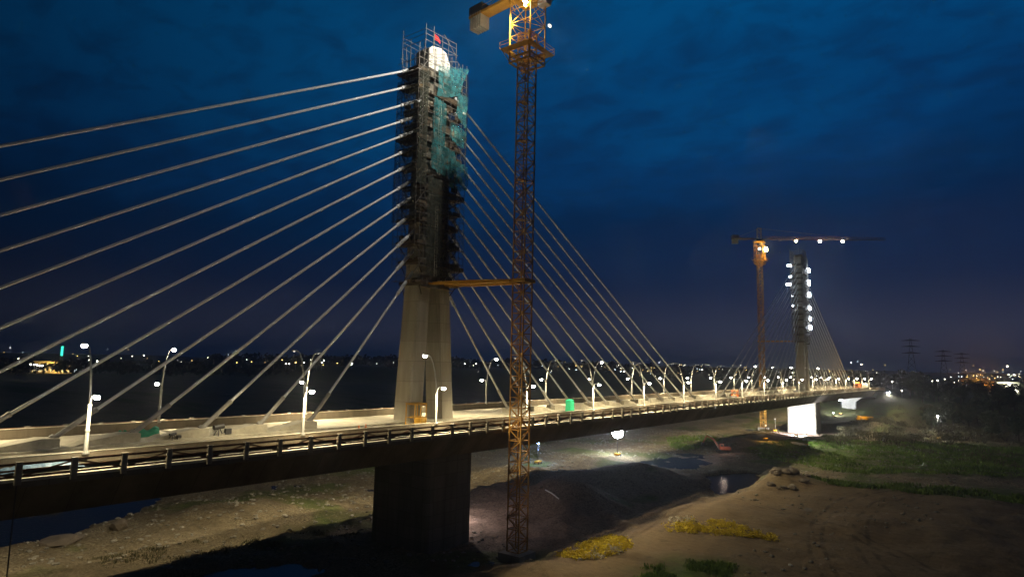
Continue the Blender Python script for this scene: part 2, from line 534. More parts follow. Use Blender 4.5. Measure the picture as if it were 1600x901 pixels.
def ground_height(X, Y):
    X = np.asarray(X, float); Y = np.asarray(Y, float)
    z = np.full(X.shape, GZ)
    near = np.exp(-((np.hypot((X - 100) / 260, (Y) / 170)) ** 4))
    z = z + (fbm(X, Y, 30, 4, 3) - .5) * 2.2 * near + (fbm(X, Y, 7, 4, 9) - .5) * 1.1 * near
    sd0 = inside(SAND, X, Y)
    z = z + (fbm(X, Y, 2.6, 4, 21, .65) - .5) * near * np.where(sd0 > 0, .55, 1.15)
    for (u, v), r, h in MOUNDS:
        P = onZ(u, v, GZ)
        z = z + 2.0 * h * np.exp(-((X - P.x) ** 2 + (Y - P.y) ** 2) / (r * r))
    sd = inside(SAND, X, Y) + (fbm(X, Y, 6, 3, 5) - .5) * 5
    z = z + .9 / (1 + np.exp(-sd * 1.4)) - .45
    z = z + .5 * np.exp(-((X / 16.) ** 2 + ((Y + 3) / 18.) ** 2))
    for P, dep in ((POND1, 2.0), (CHAN, 1.15), (CHAN2, 1.6), (CHAN3, .8)):
        d = inside(P, X, Y) + (fbm(X, Y, 7, 5, 31, .75) - .5) * 11 - .6
        z = z - dep / (1 + np.exp(-d * 1.1))
    # far river bank (beyond the second pylon) and the one behind the camera-left
    rise = 1 / (1 + np.exp(-(X - 318 - (Y + 30) * .05 + (fbm(X, Y, 40, 3, 8) - .5) * 40) / 13.))
    z = z + rise * 11.5
    emb = 1 / (1 + np.exp(-(X - 352 - np.abs(Y) * .15) / 4.)) * np.exp(-(np.maximum(np.abs(Y) - 8, 0) / 14.) ** 2) * np.exp(-(np.maximum(X - 372, 0) / 40.) ** 2)
    z = z + emb * 3.4
    rise2 = 1 / (1 + np.exp(-(Y - 190 - X * .1) / 20.))
    z = z + rise2 * 6.0
    rise3 = 1 / (1 + np.exp(-(-Y - 230) / 25.))
    z = z + rise3 * 6
    rise4 = 1 / (1 + np.exp((X + 165) / 12.))
    return z + rise4 * 12


def hz(x, y):
    return float(ground_height(np.array([x]), np.array([y]))[0])


def terrain():
    xs = growth(X0F, X1F, .85, 9000); ys = growth(Y0F, Y1F, .85, 9000)
    X, Y = np.meshgrid(xs, ys, indexing='ij'); Z = ground_height(X, Y)
    nx, ny = X.shape
    V = np.stack([X.ravel(), Y.ravel(), Z.ravel()], 1)
    idx = np.arange(nx * ny).reshape(nx, ny)
    Fq = np.stack([idx[:-1, :-1].ravel(), idx[1:, :-1].ravel(), idx[1:, 1:].ravel(), idx[:-1, 1:].ravel()], 1)
    me = bpy.data.meshes.new('ground')
    me.vertices.add(len(V)); me.vertices.foreach_set('co', V.ravel())
    me.loops.add(Fq.size); me.loops.foreach_set('vertex_index', Fq.ravel())
    me.polygons.add(len(Fq)); me.polygons.foreach_set('loop_start', np.arange(0, Fq.size, 4)); me.polygons.foreach_set('loop_total', np.full(len(Fq), 4))
    me.update(); me.validate()
    me.polygons.foreach_set('use_smooth', np.ones(len(Fq), bool))
    nz = (fbm(X, Y, 5, 4, 44) - .5) * 7
    def sm(P, w=1.2): return 1 / (1 + np.exp(-(inside(P, X, Y) + nz) / w))
    sand = sm(SAND); g = np.clip(sm(GRASS1) + sm(GRASS2, .8) + sm(GRASS3) * .8 + sm(GRASSB), 0, 1)
    g = np.maximum(g, np.clip((fbm(X, Y, 14, 4, 71) - .60) * 8, 0, .8) * (1 - sand) * (np.abs(Y) > 4))
    g = np.maximum(g, 1 / (1 + np.exp(-(X - 300) / 8)) * .8)
    pink = np.maximum(sm(PINK), sm(PINK2, 3.) * .75)
    colr = np.stack([sand, g, pink, np.ones_like(g)], -1).reshape(-1, 4)
    a = me.color_attributes.new('zone', 'FLOAT_COLOR', 'POINT')
    a.data.foreach_set('color', colr.astype(np.float32).ravel())
    m = bpy.data.materials.new('riverbed'); m.use_nodes = True
    t = m.node_tree; b = t.nodes['Principled BSDF']; L = t.links
    b.inputs['Roughness'].default_value = .95; b.inputs['Specular IOR Level'].default_value = .2
    at = NN(t, 'ShaderNodeVertexColor'); at.layer_name = 'zone'
    sp = NN(t, 'ShaderNodeSeparateColor'); L.new(at.outputs[0], sp.inputs[0])
    tc = NN(t, 'ShaderNodeTexCoord')
    def noise(s, d=6, r=.6):
        n = NN(t, 'ShaderNodeTexNoise'); n.inputs['Scale'].default_value = s; n.inputs['Detail'].default_value = d; n.inputs['Roughness'].default_value = r
        L.new(tc.outputs['Object'], n.inputs[0]); return n.outputs[0]
    def mixc(f, a_, b_):
        x = NN(t, 'ShaderNodeMixRGB'); L.new(f, x.inputs[0])
        for i, c in ((1, a_), (2, b_)):
            if isinstance(c, tuple): x.inputs[i].default_value = (*c, 1)
            else: L.new(c, x.inputs[i])
        return x.outputs[0]
    def stretch(s, a_, b_):
        r = NN(t, 'ShaderNodeMapRange'); r.inputs['From Min'].default_value = a_; r.inputs['From Max'].default_value = b_; L.new(s, r.inputs[0]); return r.outputs[0]
    nb = stretch(noise(.12), .35, .65); nf = stretch(noise(1.1), .35, .65); nv = stretch(noise(3.2, 4, .7), .38, .66)
    gravel = mixc(nv, mixc(nf, (0.035, 0.027, 0.015), (0.12, 0.092, 0.055)), (0.42, 0.35, 0.23))
    gravel = mixc(nb, gravel, mixc(nf, (0.11, 0.087, 0.055), (0.22, 0.175, 0.11)))
    sandc = mixc(nf, (0.17, 0.125, 0.07), (0.25, 0.19, 0.11))
    sandc = mixc(nv, sandc, (0.23, 0.165, 0.09))
    sandc = mixc(nb, sandc, (0.21, 0.145, 0.078))
    wv = NN(t, 'ShaderNodeTexWave'); wv.inputs['Scale'].default_value = .22; wv.inputs['Distortion'].default_value = 14; wv.inputs['Detail'].default_value = 5; wv.inputs['Detail Scale'].default_value = .8
    L.new(tc.outputs['Object'], wv.inputs[0])
    sandc = mixc(stretch(wv.outputs['Fac'], .3, 3.0), sandc, (0.12, 0.085, 0.045))
    sandc = mixc(stretch(noise(.45, 8, .75), .56, .66), sandc, (0.11, 0.08, 0.045))
    sandc = mixc(stretch(noise(5.5, 3, .6), .66, .72), sandc, (0.42, 0.36, 0.26))
    # tyre tracks curving over the sand
    brk = stretch(noise(.35, 4), .42, .55)
    for cx_, cy_2, R_ in ((60, -140, 95), (62, -139, 88), (-4, -8, 64), (150, -95, 62)):
        dv = NN(t, 'ShaderNodeVectorMath', operation='DISTANCE'); dv.inputs[1].default_value = (cx_, cy_2, GZ)
        L.new(tc.outputs['Object'], dv.inputs[0])
        for off in (0, 1.9):
            a1 = NN(t, 'ShaderNodeMath', operation='SUBTRACT'); L.new(dv.outputs['Value'], a1.inputs[0]); a1.inputs[1].default_value = R_ + off
            a2 = NN(t, 'ShaderNodeMath', operation='ABSOLUTE'); L.new(a1.outputs[0], a2.inputs[0])
            a3 = NN(t, 'ShaderNodeMapRange'); L.new(a2.outputs[0], a3.inputs[0])
            a3.inputs['From Min'].default_value = .18; a3.inputs['From Max'].default_value = .42; a3.inputs['To Min'].default_value = .65; a3.inputs['To Max'].default_value = 0
            a4 = NN(t, 'ShaderNodeMath', operation='MULTIPLY'); L.new(a3.outputs[0], a4.inputs[0]); L.new(brk, a4.inputs[1])
            sandc = mixc(a4.outputs[0], sandc, (0.07, 0.05, 0.028))
    grassc = mixc(nf, (0.045, 0.09, 0.012), (0.11, 0.17, 0.028))
    grassc = mixc(nb, grassc, (0.10, 0.095, 0.04))
    pinkc = mixc(nv, mixc(nf, (0.12, 0.075, 0.06), (0.30, 0.20, 0.16)), (0.42, 0.31, 0.25))
    c = mixc(sp.outputs[0], gravel, sandc); c = mixc(sp.outputs[2], c, pinkc); c = mixc(sp.outputs[1], c, grassc)
    L.new(c, b.inputs['Base Color'])
    bp = NN(t, 'ShaderNodeBump'); bp.inputs['Strength'].default_value = .8; bp.inputs['Distance'].default_value = .35
    L.new(noise(1.6, 7, .7), bp.inputs['Height']); L.new(bp.outputs[0], b.inputs['Normal'])
    me.materials.append(m)
    o = bpy.data.objects.new('ground', me); COL.objects.link(o); tag(o, kind='structure')
    # river water
    mw = bpy.data.materials.new('river_water'); mw.use_nodes = True
    t = mw.node_tree; b = t.nodes['Principled BSDF']
    b.inputs['Base Color'].default_value = (0.006, 0.008, 0.008, 1); b.inputs['Roughness'].default_value = .14; b.inputs['Specular IOR Level'].default_value = .16
    n = NN(t, 'ShaderNodeTexNoise'); n.inputs['Scale'].default_value = 1.6; n.inputs['Detail'].default_value = 5
    tc = NN(t, 'ShaderNodeTexCoord'); t.links.new(tc.outputs['Object'], n.inputs[0])
    bp = NN(t, 'ShaderNodeBump'); bp.inputs['Strength'].default_value = .6; bp.inputs['Distance'].default_value = .12
    t.links.new(n.outputs[0], bp.inputs['Height']); t.links.new(bp.outputs[0], b.inputs['Normal'])
    w = MB(); w.sheet([[(x, y, GZ - 1.15) for y in (-100, 90)] for x in (-100, 300)])
    tag(w.build('river_water', mw, fix=False), kind='structure')


terrain()

# ------------------------------------------------------------------ bridge
LSP = 227.5           # pylon spacing
XS, XE = -150.0, 352.0
YN, YF = -13.9, 13.1


def zdeck(x):
    """gentle fall beyond the second pylon"""
    return -0.00006 * max(0, x - LSP) ** 2


def strip(y0, y1, z0, z1, xs=None, dx=12.):
    """long box along the bridge following the deck profile"""
    n = int((XE - XS) / dx); b = MB()
    rings = []
    for i in range(n + 1):
        x = XS + (XE - XS) * i / n; d = zdeck(x)
        rings.append([(x, y0, z0 + d), (x, y1, z0 + d), (x, y1, z1 + d), (x, y0, z1 + d)])
    return b.loft(rings)


bridge = empty('cable_stayed_bridge', (0, 0, GZ))
tag(bridge, 'long concrete cable-stayed bridge with two tall pylons and a lit deck', 'bridge')


def bp_(mb, name, m, parent=bridge, **k):
    """part of the bridge built in world coordinates"""
    o = mb.build(name, m, parent, **k)
    if parent is bridge: o.location = (0, 0, -GZ)
    return o


# girder: box with raking webs
rings = []
n = 60
for i in range(n + 1):
    x = XS + (XE - XS) * i / n; d = zdeck(x)
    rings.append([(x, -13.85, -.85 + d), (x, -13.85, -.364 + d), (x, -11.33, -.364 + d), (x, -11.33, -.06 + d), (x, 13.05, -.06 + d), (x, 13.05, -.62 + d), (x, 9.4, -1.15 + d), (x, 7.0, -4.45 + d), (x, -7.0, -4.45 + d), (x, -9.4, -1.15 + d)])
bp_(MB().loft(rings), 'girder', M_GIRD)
bp_(strip(-10.88, -1.9, -.055, 0.0), 'roadway', M_ROAD)
bp_(strip(1.9, 10.88, -.055, 0.0), 'roadway', M_ROAD)
bp_(strip(-13.4, -11.35, -.36, -.30), 'walkway', M_KERB)  # kerb-pale floor carries the lamplight on the near walkway in its colour
bp_(strip(11.35, 12.7, -.055, .08), 'walkway', M_WALK)
bp_(strip(-13.95, -13.42, -.42, -.2), 'edge_kerb', M_KERB)
bp_(strip(12.72, 13.15, -.12, .16), 'edge_kerb', M_KERB)
bp_(strip(-1.88, 1.88, -.054, .22), 'median', M_BLIS)
for s in (-1, 1):
    nseg = 60; rr = []
    for i in range(nseg + 1):
        x = XS + (XE - XS) * i / nseg; d = zdeck(x)
        y = s * 11.1
        rr.append([(x, y - .23, (-.35 if s < 0 else -.05) + d), (x, y - .23, .12 + d), (x, y - .1, .998 + d), (x, y + .1, .998 + d), (x, y + .23, .12 + d), (x, y + .23, -.05 + d)])
    bp_(MB().loft(rr), 'crash_barrier', M_BARR)
    bp_(strip(s * 11.1 - .13, s * 11.1 + .13, 1.0, 1.05), 'lamplit_barrier_top', M_KERB)  # pale strip stands in for lamplight along the barrier top
# dust drift along the near barrier
for x in np.arange(-80, 160, 19.):
    b = MB(); L_ = random.uniform(9, 17)
    for k in range(1):
        ys = [-10.85, -10.3 + random.uniform(-.2, .5), -9.9 + random.uniform(-.3, .5)]
        rows = []
        for i in range(9):
            xx = x + L_ * i / 8; e = math.sin(math.pi * i / 8)
            rows.append([(xx, -10.86, .05), (xx, -10.55 + .2 * e, .05 * e + .006), (xx, -10.5 + (ys[2] + 10.5) * e, .004)])
        b.sheet(rows)
    bp_(b, 'dust_drift', M_DUST, fix=False)

# piers
def pier(x, w_lat, w_lon, ztop, zbot):
    b = MB(); hx, hy = w_lon / 2, w_lat / 2; c = .45
    def ring(z, k=1.0):
        return [(x - hx * k + c, -hy * k, z), (x + hx * k - c, -hy * k, z), (x + hx * k, -hy * k + c, z), (x + hx * k, hy * k - c, z), (x + hx * k - c, hy * k, z), (x - hx * k + c, hy * k, z), (x - hx * k, hy * k - c, z), (x - hx * k, -hy * k + c, z)]
    b.loft([ring(zbot), ring(ztop)])
    return b


M_PIER = mat('shaded_pier_concrete', (0.20, 0.185, 0.165), .9, var=.35, scale=.3, streak=True, joints=(2.4, 1.8))  # pier concrete darkened to deepen the shade on the near pier
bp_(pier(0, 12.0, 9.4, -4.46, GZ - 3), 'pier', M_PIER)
bp_(pier(LSP, 11.4, 9.0, -4.46, GZ - 3), 'pier', M_CONC)  # lighter copy of the pier concrete, floodlit brightness put into its colour
P0 = onZ(720, 843, GZ)

# hammerhead pier under the side span
XP3 = 325.
b = MB()
b.loft([[(XP3 - 1.4, y * .95, z_) for y, z_ in ((-3.6, GZ - 3), (-3.6, -7.6), (-6.8, -5.2), (-6.8, -4.75), (6.8, -4.75), (6.8, -5.2), (3.6, -7.6), (3.6, GZ - 3))],
        [(XP3 + 1.4, y * .95, z_) for y, z_ in ((-3.6, GZ - 3), (-3.6, -7.6), (-6.8, -5.2), (-6.8, -4.75), (6.8, -4.75), (6.8, -5.2), (3.6, -7.6), (3.6, GZ - 3))]])
bp_(b, 'pier', M_WHITE)  # white in place of pier concrete, so the floodlit look is in the colour
b = MB(); b.box(XE - 2, XE + 8, -9, 9, -14, zdeck(XE) - 4.6)
bp_(b, 'abutment', M_GIRD)
b = MB(); b.box(XS - 8, XS + 3, -12, 12, -14, -.7)
bp_(b, 'abutment', M_CONC)


# pylons -------------------------------------------------------------
HP = 58.6


def prof(z):
    """outer half length along the bridge, leg thickness, half width, slight lean"""
    t = min(1, z / 20.5)
    out = 4.85 + (3.42 - 4.85) * t
    if z > 20.5: out = 3.42 + (2.3 - 3.42) * (z - 20.5) / (HP - 20.5)
    th = 2.6 - .25 * t
    hw = 1.75 - .25 * min(1, z / HP)
    return out, th, hw, -.15 - .0165 * z


def pylon(x0, head=M_WHITE):  # white head holds the crane floodlight's brightness in its colour
    py = []
    zs = [0, 3, 7, 12, 17, 20.5, 22]
    for s in (-1, 1):
        b = MB(); rg_ = []
        for z in zs:
            o_, th, hw, cx = prof(z); a = s * o_; i = s * (o_ - th); c = .22
            xa, xi = x0 + cx + a, x0 + cx + i
            rg_.append([(xa - s * c, -hw, z), (xi, -hw, z), (xi, hw, z), (xa - s * c, hw, z), (xa, hw - c, z), (xa, -hw + c, z)])
        b.loft(rg_)
        leg = bp_(b, 'pylon_leg', M_PYL)
        # shallow chase on the side face of each leg
        py.append(leg)
    # upper shaft, recessed between the legs
    b = MB()
    rg_ = []
    for z in (20.5, 30, 40, 50, 55.2):
        o_, th, hw, cx = prof(z); c = .3; q = .55
        e = o_ - 1.25
        x = x0 + cx
        ring = [(x - o_ + c, -hw), (x - e, -hw), (x - e + .01, -hw + q), (x + e - .01, -hw + q), (x + e, -hw), (x + o_ - c, -hw), (x + o_, -hw + c), (x + o_, hw - c), (x + o_ - c, hw), (x + e, hw), (x + e - .01, hw - q), (x - e + .01, hw - q), (x - e, hw), (x - o_ + c, hw), (x - o_, hw - c), (x - o_, -hw + c)]
        rg_.append([(p_[0], p_[1], z + .004) for p_ in ring])
    b.loft(rg_)
    sh = bp_(b, 'pylon_shaft', M_PYL)
    # chamfered head
    o_, th, hw, cx = prof(56); x = x0 + cx
    b = MB()
    b.loft([[(x - o_ + .02, y, 55.2), (x + o_ - .02, y, 55.2), (x + o_ - .02, y, 57.3), (x + o_ - .9, y, 58.9), (x + .2, y, 59.3), (x - o_ + .6, y, 58.9), (x - o_ + .02, y, 58.3)] for y in (-hw + .01, hw - .01)])
    bp_(b, 'pylon_head', head)


pylon(0); pylon(LSP, M_PYL)

# stay cables --------------------------------------------------------
ZL = [54.7, 52.0, 49.2, 46.65, 44.3, 41.7, 39.2, 36.4, 33.8, 31.1, 28.1, 25.0, 21.7]   # top to bottom on the left fan
for pi, xp in enumerate((0, LSP)):
    for side in (-1, 1):
        for k in range(13):
            xa = xp + side * (20.81 + 7.08 * k)
            zt = ZL[12 - k] - (0 if side < 0 else .75)
            A = Vector((xa, 0, zdeck(xa) + .75)); o_, th, hw, cx = prof(zt)
            B = Vector((xp + cx + side * (o_ - .5), 0, zt + (.55 if side < 0 else .5) * (4.9 - o_) * (.6 + .9 * (1 - k / 14))))
            d = (B - A); Ld = d.length; u = d / Ld
            rc = .165 if pi == 0 else .17
            sag = Ld * Ld * 1.0e-5
            pts = []
            for i in range(9):
                t = i / 8; pts.append(A + d * t - Vector((0, 0, 4 * sag * t * (1 - t))))
            c = bp_(MB().tube(pts, rc, 8), 'stay_cable', M_CABLE, smooth=True)
            g = MB()
            g.tube([A - u * .5, A + u * (4.6 if pi == 0 else 3)], .245, 8)
            g.tube([A + u * .25, A + u * .6], .42, 8)
            g.tube([A + u * 4.5, A + u * 4.75], .29, 8)
            g.build('guide_pipe', M_PIPE, c, smooth=False)
            if pi == 0:
                g = MB(); g.tube([B - u * 5.2, B - u * .1], .27, 8); g.build('upper_guide_pipe', M_CABLE, c)
            # anchor block: long wedge on the median
            b = MB()
            xa0 = xa - side * .6
            xw = xa + side * 5.4
            z0 = zdeck(xa)
            b.loft([[(xa0, y, z0 + .2), (xa0, y, z0 + 1.05), (xa + side * .9, y, z0 + 1.15), (xw - side * 1.2, y, z0 + .62), (xw, y, z0 + .2)] for y in (-1.05, 1.05)])
            bp_(b, 'anchor_block', M_BLIS)


# ------------------------------------------------------------------ guard rails
def guard_rail(y, sgn, label, x0, x1, detailed):
    root = empty('guard_rail', (0, y, 0)); tag(root, label, 'railing')
    xs = []; x = x0
    while x < x1: xs.append(x); x += 3.56
    # posts as children, the ones that show largest one by one
    pm = MB(); pm.box(-.21, .21, -.14, .14, -.62 if sgn < 0 else -.1, .98); pm.box(-.25, .25, -.17, .17, .98, 1.06)
    first = pm.build('post', M_POST, root, bevel=.02)
    vis = [xx for xx in xs if xx > -62]
    for i, xx in enumerate(vis[:95]):
        o = first if i == 0 else first.copy()
        if i: COL.objects.link(o); o.parent = root
        o.location = (xx, 0, zdeck(xx))
    far = MB()
    for xx in vis[95:]: 
        d = zdeck(xx); far.box(xx - .19, xx + .19, -.16, .16, -.1 + d, 1.03 + d)
    if vis[95:]: tag(far.build('far_posts', M_POST, root), kind='stuff')
    hid = MB()
    b = MB()
    for hgt, r in ((.88, .07), (.42, .06), (-.02 if sgn < 0 else .12, .06)):
        n_ = 30
        b.loft([[(xx, yy, hgt + zz + zdeck(xx)) for yy, zz in ((-.03, -r * 1.25), (.03, -r * 1.25), (.03, r * 1.25), (-.03, r * 1.25))] for xx in [x0 + (x1 - x0) * i / n_ for i in range(n_ + 1)]])
    b.build('rails', M_TUBE, root)
    b = MB()
    for i in range(len(xs) - 1):
        za, zb = (.84, -.05) if i % 2 == 0 else (-.05, .84)
        b.loft([[(xs[i + q], yy, zv + zz + zdeck(xs[i])) for yy, zz in ((-.075, -.07), (-.035, -.07), (-.035, .07), (-.075, .07))] for q, zv in ((0, za), (1, zb))])
    b.build('diagonal_braces', M_TUBE, root)
    return root


guard_rail(-14.02, -1, 'concrete post guard rail with zigzag braces along the crane side of the deck', -58.7, XE - 2, True)
guard_rail(12.95, 1, 'guard rail with pale posts and red-brown tubes along the far edge of the deck', -61.5, XE - 2, True)


# ------------------------------------------------------------------ street lamps
def make_lamp(upper_lit):
    """pole at origin; low head reaches outward (-y), tall curved arm leans over the road (+y)"""
    root = empty('street_lamp')
    MB().tube([(0, 0, .0), (0, 0, .12)], .3, 8).build('base_plate', M_LAMP, root)
    p = MB().tube([(0, 0, .1), (0, 0, 2.2), (0, .02, 4.3)], [.17, .15, .13], 8)
    p.tube([(0, 0, 2.0), (0, 0, 2.14)], .2, 8); p.tube([(0, .02, 4.2), (0, .02, 4.36)], .17, 8)
    p.build('pole', M_LAMP, root, smooth=False)
    a = MB().tube([(0, .02, 4.3), (0, -.08, 4.75), (0, -.3, 5.1), (0, -.65, 5.25), (0, -.9, 5.25)], [.1, .09, .075, .06, .05], 6)
    a.build('low_arm', M_LAMP, root, smooth=True)
    u = MB().tube([(0, .04, 4.3), (0, .16, 5.6), (0, .42, 7.2), (0, .85, 8.6), (0, 1.3, 9.45), (0, 1.75, 9.78), (0, 2.1, 9.82)], [.10, .095, .085, .075, .065, .055, .05], 6)
    u.build('tall_arm', M_LAMP, root, smooth=True)
    for nm, y, z, lit in (('low_head', -1.25, 5.22, True), ('tall_head', 2.45, 9.8, upper_lit)):
        h = MB(); s = -1 if y < 0 else 1
        h.loft([[(-.16, y - .4 * s, z - .05), (.16, y - .4 * s, z - .05), (.16, y - .4 * s, z + .06), (-.16, y - .4 * s, z + .06)],
                [(-.2, y, z - .05), (.2, y, z - .05), (.16, y, z + .12), (-.16, y, z + .12)],
                [(-.14, y + .42 * s, z - .04), (.14, y + .42 * s, z - .04), (.1, y + .42 * s, z + .03), (-.1, y + .42 * s, z + .03)]])
        ho = h.build(nm, M_LAMP, root)
        g = MB()
        rg_ = []
        for zz, rr_ in ((-.04, .24), (-.14, .32), (-.26, .3), (-.38, .14)) if lit == True else ((-.04, .12), (-.10, .14), (-.14, .06)):
            rg_.append([(rr_ * math.cos(t) * .8, y + rr_ * math.sin(t), z + zz) for t in [2 * math.pi * i / 8 for i in range(8)]])
        g.loft(rg_)
        g.build('lamp_glass', E_WHITE if lit == True else E_DIM, ho, smooth=True)
    return root


LOW_E, HIGH_E = 2900, 7800
LC = (1.0, 0.83, 0.50)
ORD = ['first', 'second', 'third', 'fourth', 'fifth', 'sixth', 'seventh', 'eighth', 'ninth', 'tenth', 'eleventh', 'twelfth']
protoA = make_lamp(False); protoB = make_lamp(True)
usedA = usedB = False


def put_lamp(x, row, idx_label, bright):
    global usedA, usedB
    if bright:
        o = protoB if not usedB else copy_tree(protoB); usedB = True
    else:
        o = protoA if not usedA else copy_tree(protoA); usedA = True
    y = -11.15 if row == 0 else 11.15
    o.location = (x, y, zdeck(x) + .84)
    o.rotation_euler = (0, 0, 0 if row == 0 else math.pi)
    o.scale = (1, 1, .92)
    tag(o, idx_label, 'street lamp', 'curved twin-headed street lamps lining the deck')
    s = 1 if row == 0 else -1
    far_scale = 1.0
    ys = -1.25; 
    # light sources under each head
    lo = lamp('low_head_light', 'SPOT', (0, -1.25, 4.8), LOW_E, LC, .12, (0, -.1, -1), 162, .35, o)
    lamp('lamp_spill', 'POINT', (0, -1.45, 4.75), 260, LC, .12, parent=o)
    hi = lamp('tall_head_light', 'SPOT', (0, 2.45, 9.6), HIGH_E, LC, .15, (0, .12, -1), 118, .7, o)


near_x = [-49.9, -29.3, -9.0, 11.2, 31.6] + [31.6 + 20.5 * i for i in range(1, 15)] + [-70.4]
far_x = [-34.4 + 20.75 * i for i in range(19)] + [-55.2]


def lamp_label(x, row):
    # which lamp, counted from a pylon
    side = 'crane' if row == 0 else 'far'
    xs = sorted(near_x if row == 0 else far_x)
    if x < 60:
        L_ = [v for v in xs if v < 0][::-1]; R_ = [v for v in xs if v >= 0]
        if x < 0: w = f'{ORD[L_.index(x)]} left of the near pylon'
        else: w = f'{ORD[R_.index(x)]} right of the near pylon'
    elif x < LSP:
        L_ = [v for v in xs if v < LSP][::-1]; w = f'{ORD[L_.index(x)]} before the far pylon'
    else:
        R_ = [v for v in xs if v >= LSP]; w = f'{ORD[R_.index(x)]} beyond the far pylon'
    return f'twin-headed street lamp on the {side} side of the deck, {w}'


BR = {(0, 2), (0, 0), (1, 3), (1, 5), (0, 9), (0, 11), (1, 12), (0, 13), (1, 0)}
for i, x in enumerate(near_x): put_lamp(x, 0, lamp_label(x, 0), (0, i) in BR)
for i, x in enumerate(far_x): put_lamp(x, 1, lamp_label(x, 1), (1, i) in BR)


# ------------------------------------------------------------------ scaffolding
def scaffold(x0, label, simple=False):
    root = empty('scaffold_tower', (x0, 0, 20.6)); tag(root, label, 'scaffolding', 'scaffold towers round the pylons')
    rnd = random.Random(3 if not simple else 5)
    Z0 = 20.6
    lv = [ZL[12 - k] - 1.0 for k in range(13)]
    t = MB()
    r = .045 if not simple else .09
    def X(v, z): return v + prof(z)[3]
    # standards and ledgers on the two end faces and the crane-side face
    for sx in (-1, 1):
        ext = 1.9 if sx < 0 else 2.1
        for i in range(3):
            for y in (-2.4, 0.6, 2.4):
                xx = sx * (3.4 + ext * i / 2)
                zt = 57.5 if (i < 2 or rnd.random() < .5) else 50
                zb = 21 if i < 2 else 22 + rnd.random() * 3
                t.tube([(X(xx, zb), y, zb), (X(xx, zt), y, zt + rnd.random())], r, 4)
    for y in (-2.4, -2.15, 2.4):
        for xx in (-1.8, 0.1, 1.9):
            t.tube([(X(xx, 21), y, 21), (X(xx, 58), y, 58.2)], r, 4)
    z = 21.0
    while z < 57.5:
        for y in (-2.4, 2.4):
            a, b = -5.4 + rnd.random() * 1.0, 5.7 - rnd.random() * 1.1
            t.tube([(X(a, z), y, z), (X(b, z), y, z)], r, 4)
        for xx in (-5.2, -3.4, 3.4, 5.5):
            if rnd.random() < .8: t.tube([(X(xx, z), -2.6, z), (X(xx, z), 2.6, z)], r, 4)
        if rnd.random() < .75:
            s = rnd.choice((-1, 1)); t.tube([(X(-5.3 * s, z), -2.4, z), (X(-3.4 * s, z + 2.4), -2.4, z + 2.4)], r, 4)
        if rnd.random() < .6:
            t.tube([(X(-3.4, z), -2.42, z), (X(3.2, z + 2.4), -2.42, z + 2.4)], r, 4)
        z += 1.15
    # head railing
    for zz in (58.6, 59.6, 60.4):
        t.tube([(X(-4.3, 57), -2.6, zz), (X(2.6, 57), -2.6, zz + .3)], r, 4)
        t.tube([(X(-4.3, 57), 2.6, zz), (X(2.6, 57), 2.6, zz)], r, 4)
        t.tube([(X(-4.3, 57), -2.6, zz), (X(-4.3, 57), 2.6, zz)], r, 4)
    for xx in (-4.3, -2.6, -.6, .8, 2.6):
        for y in (-2.6, 2.6): t.tube([(X(xx, 57), y, 56), (X(xx, 57), y, 60.6 + rnd.random())], r, 4)
    t.tube([(X(.1, 57), 0, 58), (X(.1, 57), 0, 62.3)], r * 1.3, 4)
    t.tube([(X(.3, 57), -2, 61.6), (X(3.4, 57), -2, 58.9)], r * 1.2, 4)
    o = t.build('tube_frame', M_SCAF, root); o.location = (0, 0, -Z0)
    # decks at each anchorage
    for k, z in enumerate(lv):
        for sx in (-1, 1):
            if sx > 0 and k % 2 == 0 and not simple: ex = 4.6
            else: ex = (5.4 + rnd.uniform(-1.5, .5) if rnd.random() < .8 else 3.8) if sx < 0 else 5.5 + rnd.uniform(-1.3, .4)
            b = MB(); a0 = 2.9
            x1, x2 = (sx * a0, sx * ex) if sx > 0 else (sx * ex, sx * a0)
            dz = rnd.uniform(-.6, .5)
            b.box(X(x1, z), X(x2, z), -2.35, 2.35, z - .1 + dz, z + dz)
            b.box(X(x1, z), X(x2, z), -2.4, -2.33, z + .05 + dz, z + .55 + dz)
            b.box(X(sx * ex, z) - .03, X(sx * ex, z) + .03, -2.35, 2.35, z + .05 + dz, z + .5 + dz)
            # raking brackets below
            for y in (-1.9, 1.9):
                b.tube([(X(sx * ex * .95, z), y, z - .1 + dz), (X(sx * 3.1, z), y, z - 1.5 + dz)], .08, 4)
            o = b.build('deck', M_PLANK, root); o.location = (0, 0, -Z0)
        b = MB(); b.box(X(-3.5, z), X(3.4, z), -2.4, -1.6, z - .55, z - .47)
        if k % 2: b.box(X(-1.8, z), X(3.4, z), -2.46, -2.41, z - .4, z + .35)
        o = b.build('side_deck', M_PLANK, root); o.location = (0, 0, -Z0)
        # dark panels and boxes put in to darken the face like shade between the decks
        if not simple:
            for q in range(5):
                b = MB(); xx = rnd.uniform(-3.2, 2.6); w = rnd.uniform(.4, 1.5); zz = z + rnd.uniform(-.4, .9); h_ = rnd.uniform(.3, 1.1)
                b.box(X(xx, z), X(xx + w, z), -2.3 + q * .1, -2.26 + q * .1, zz, zz + h_)
                o = b.build('dark_face_panel', M_PLANK, root); o.location = (0, 0, -Z0)
            for q in range(6):
                b = MB(); xx = rnd.uniform(-5, -3.3) if q % 2 else rnd.uniform(3.3, 4.8); zz = z + .05; w = rnd.uniform(.3, .9)
                yy = rnd.uniform(-2.2, 1.4)
                b.box(X(xx, z), X(xx + w, z), yy, yy + w, zz, zz + rnd.uniform(.3, 1.0))
                o = b.build('dark_deck_box', M_PLANK, root); o.location = (0, 0, -Z0)
    # ladders
    b = MB()
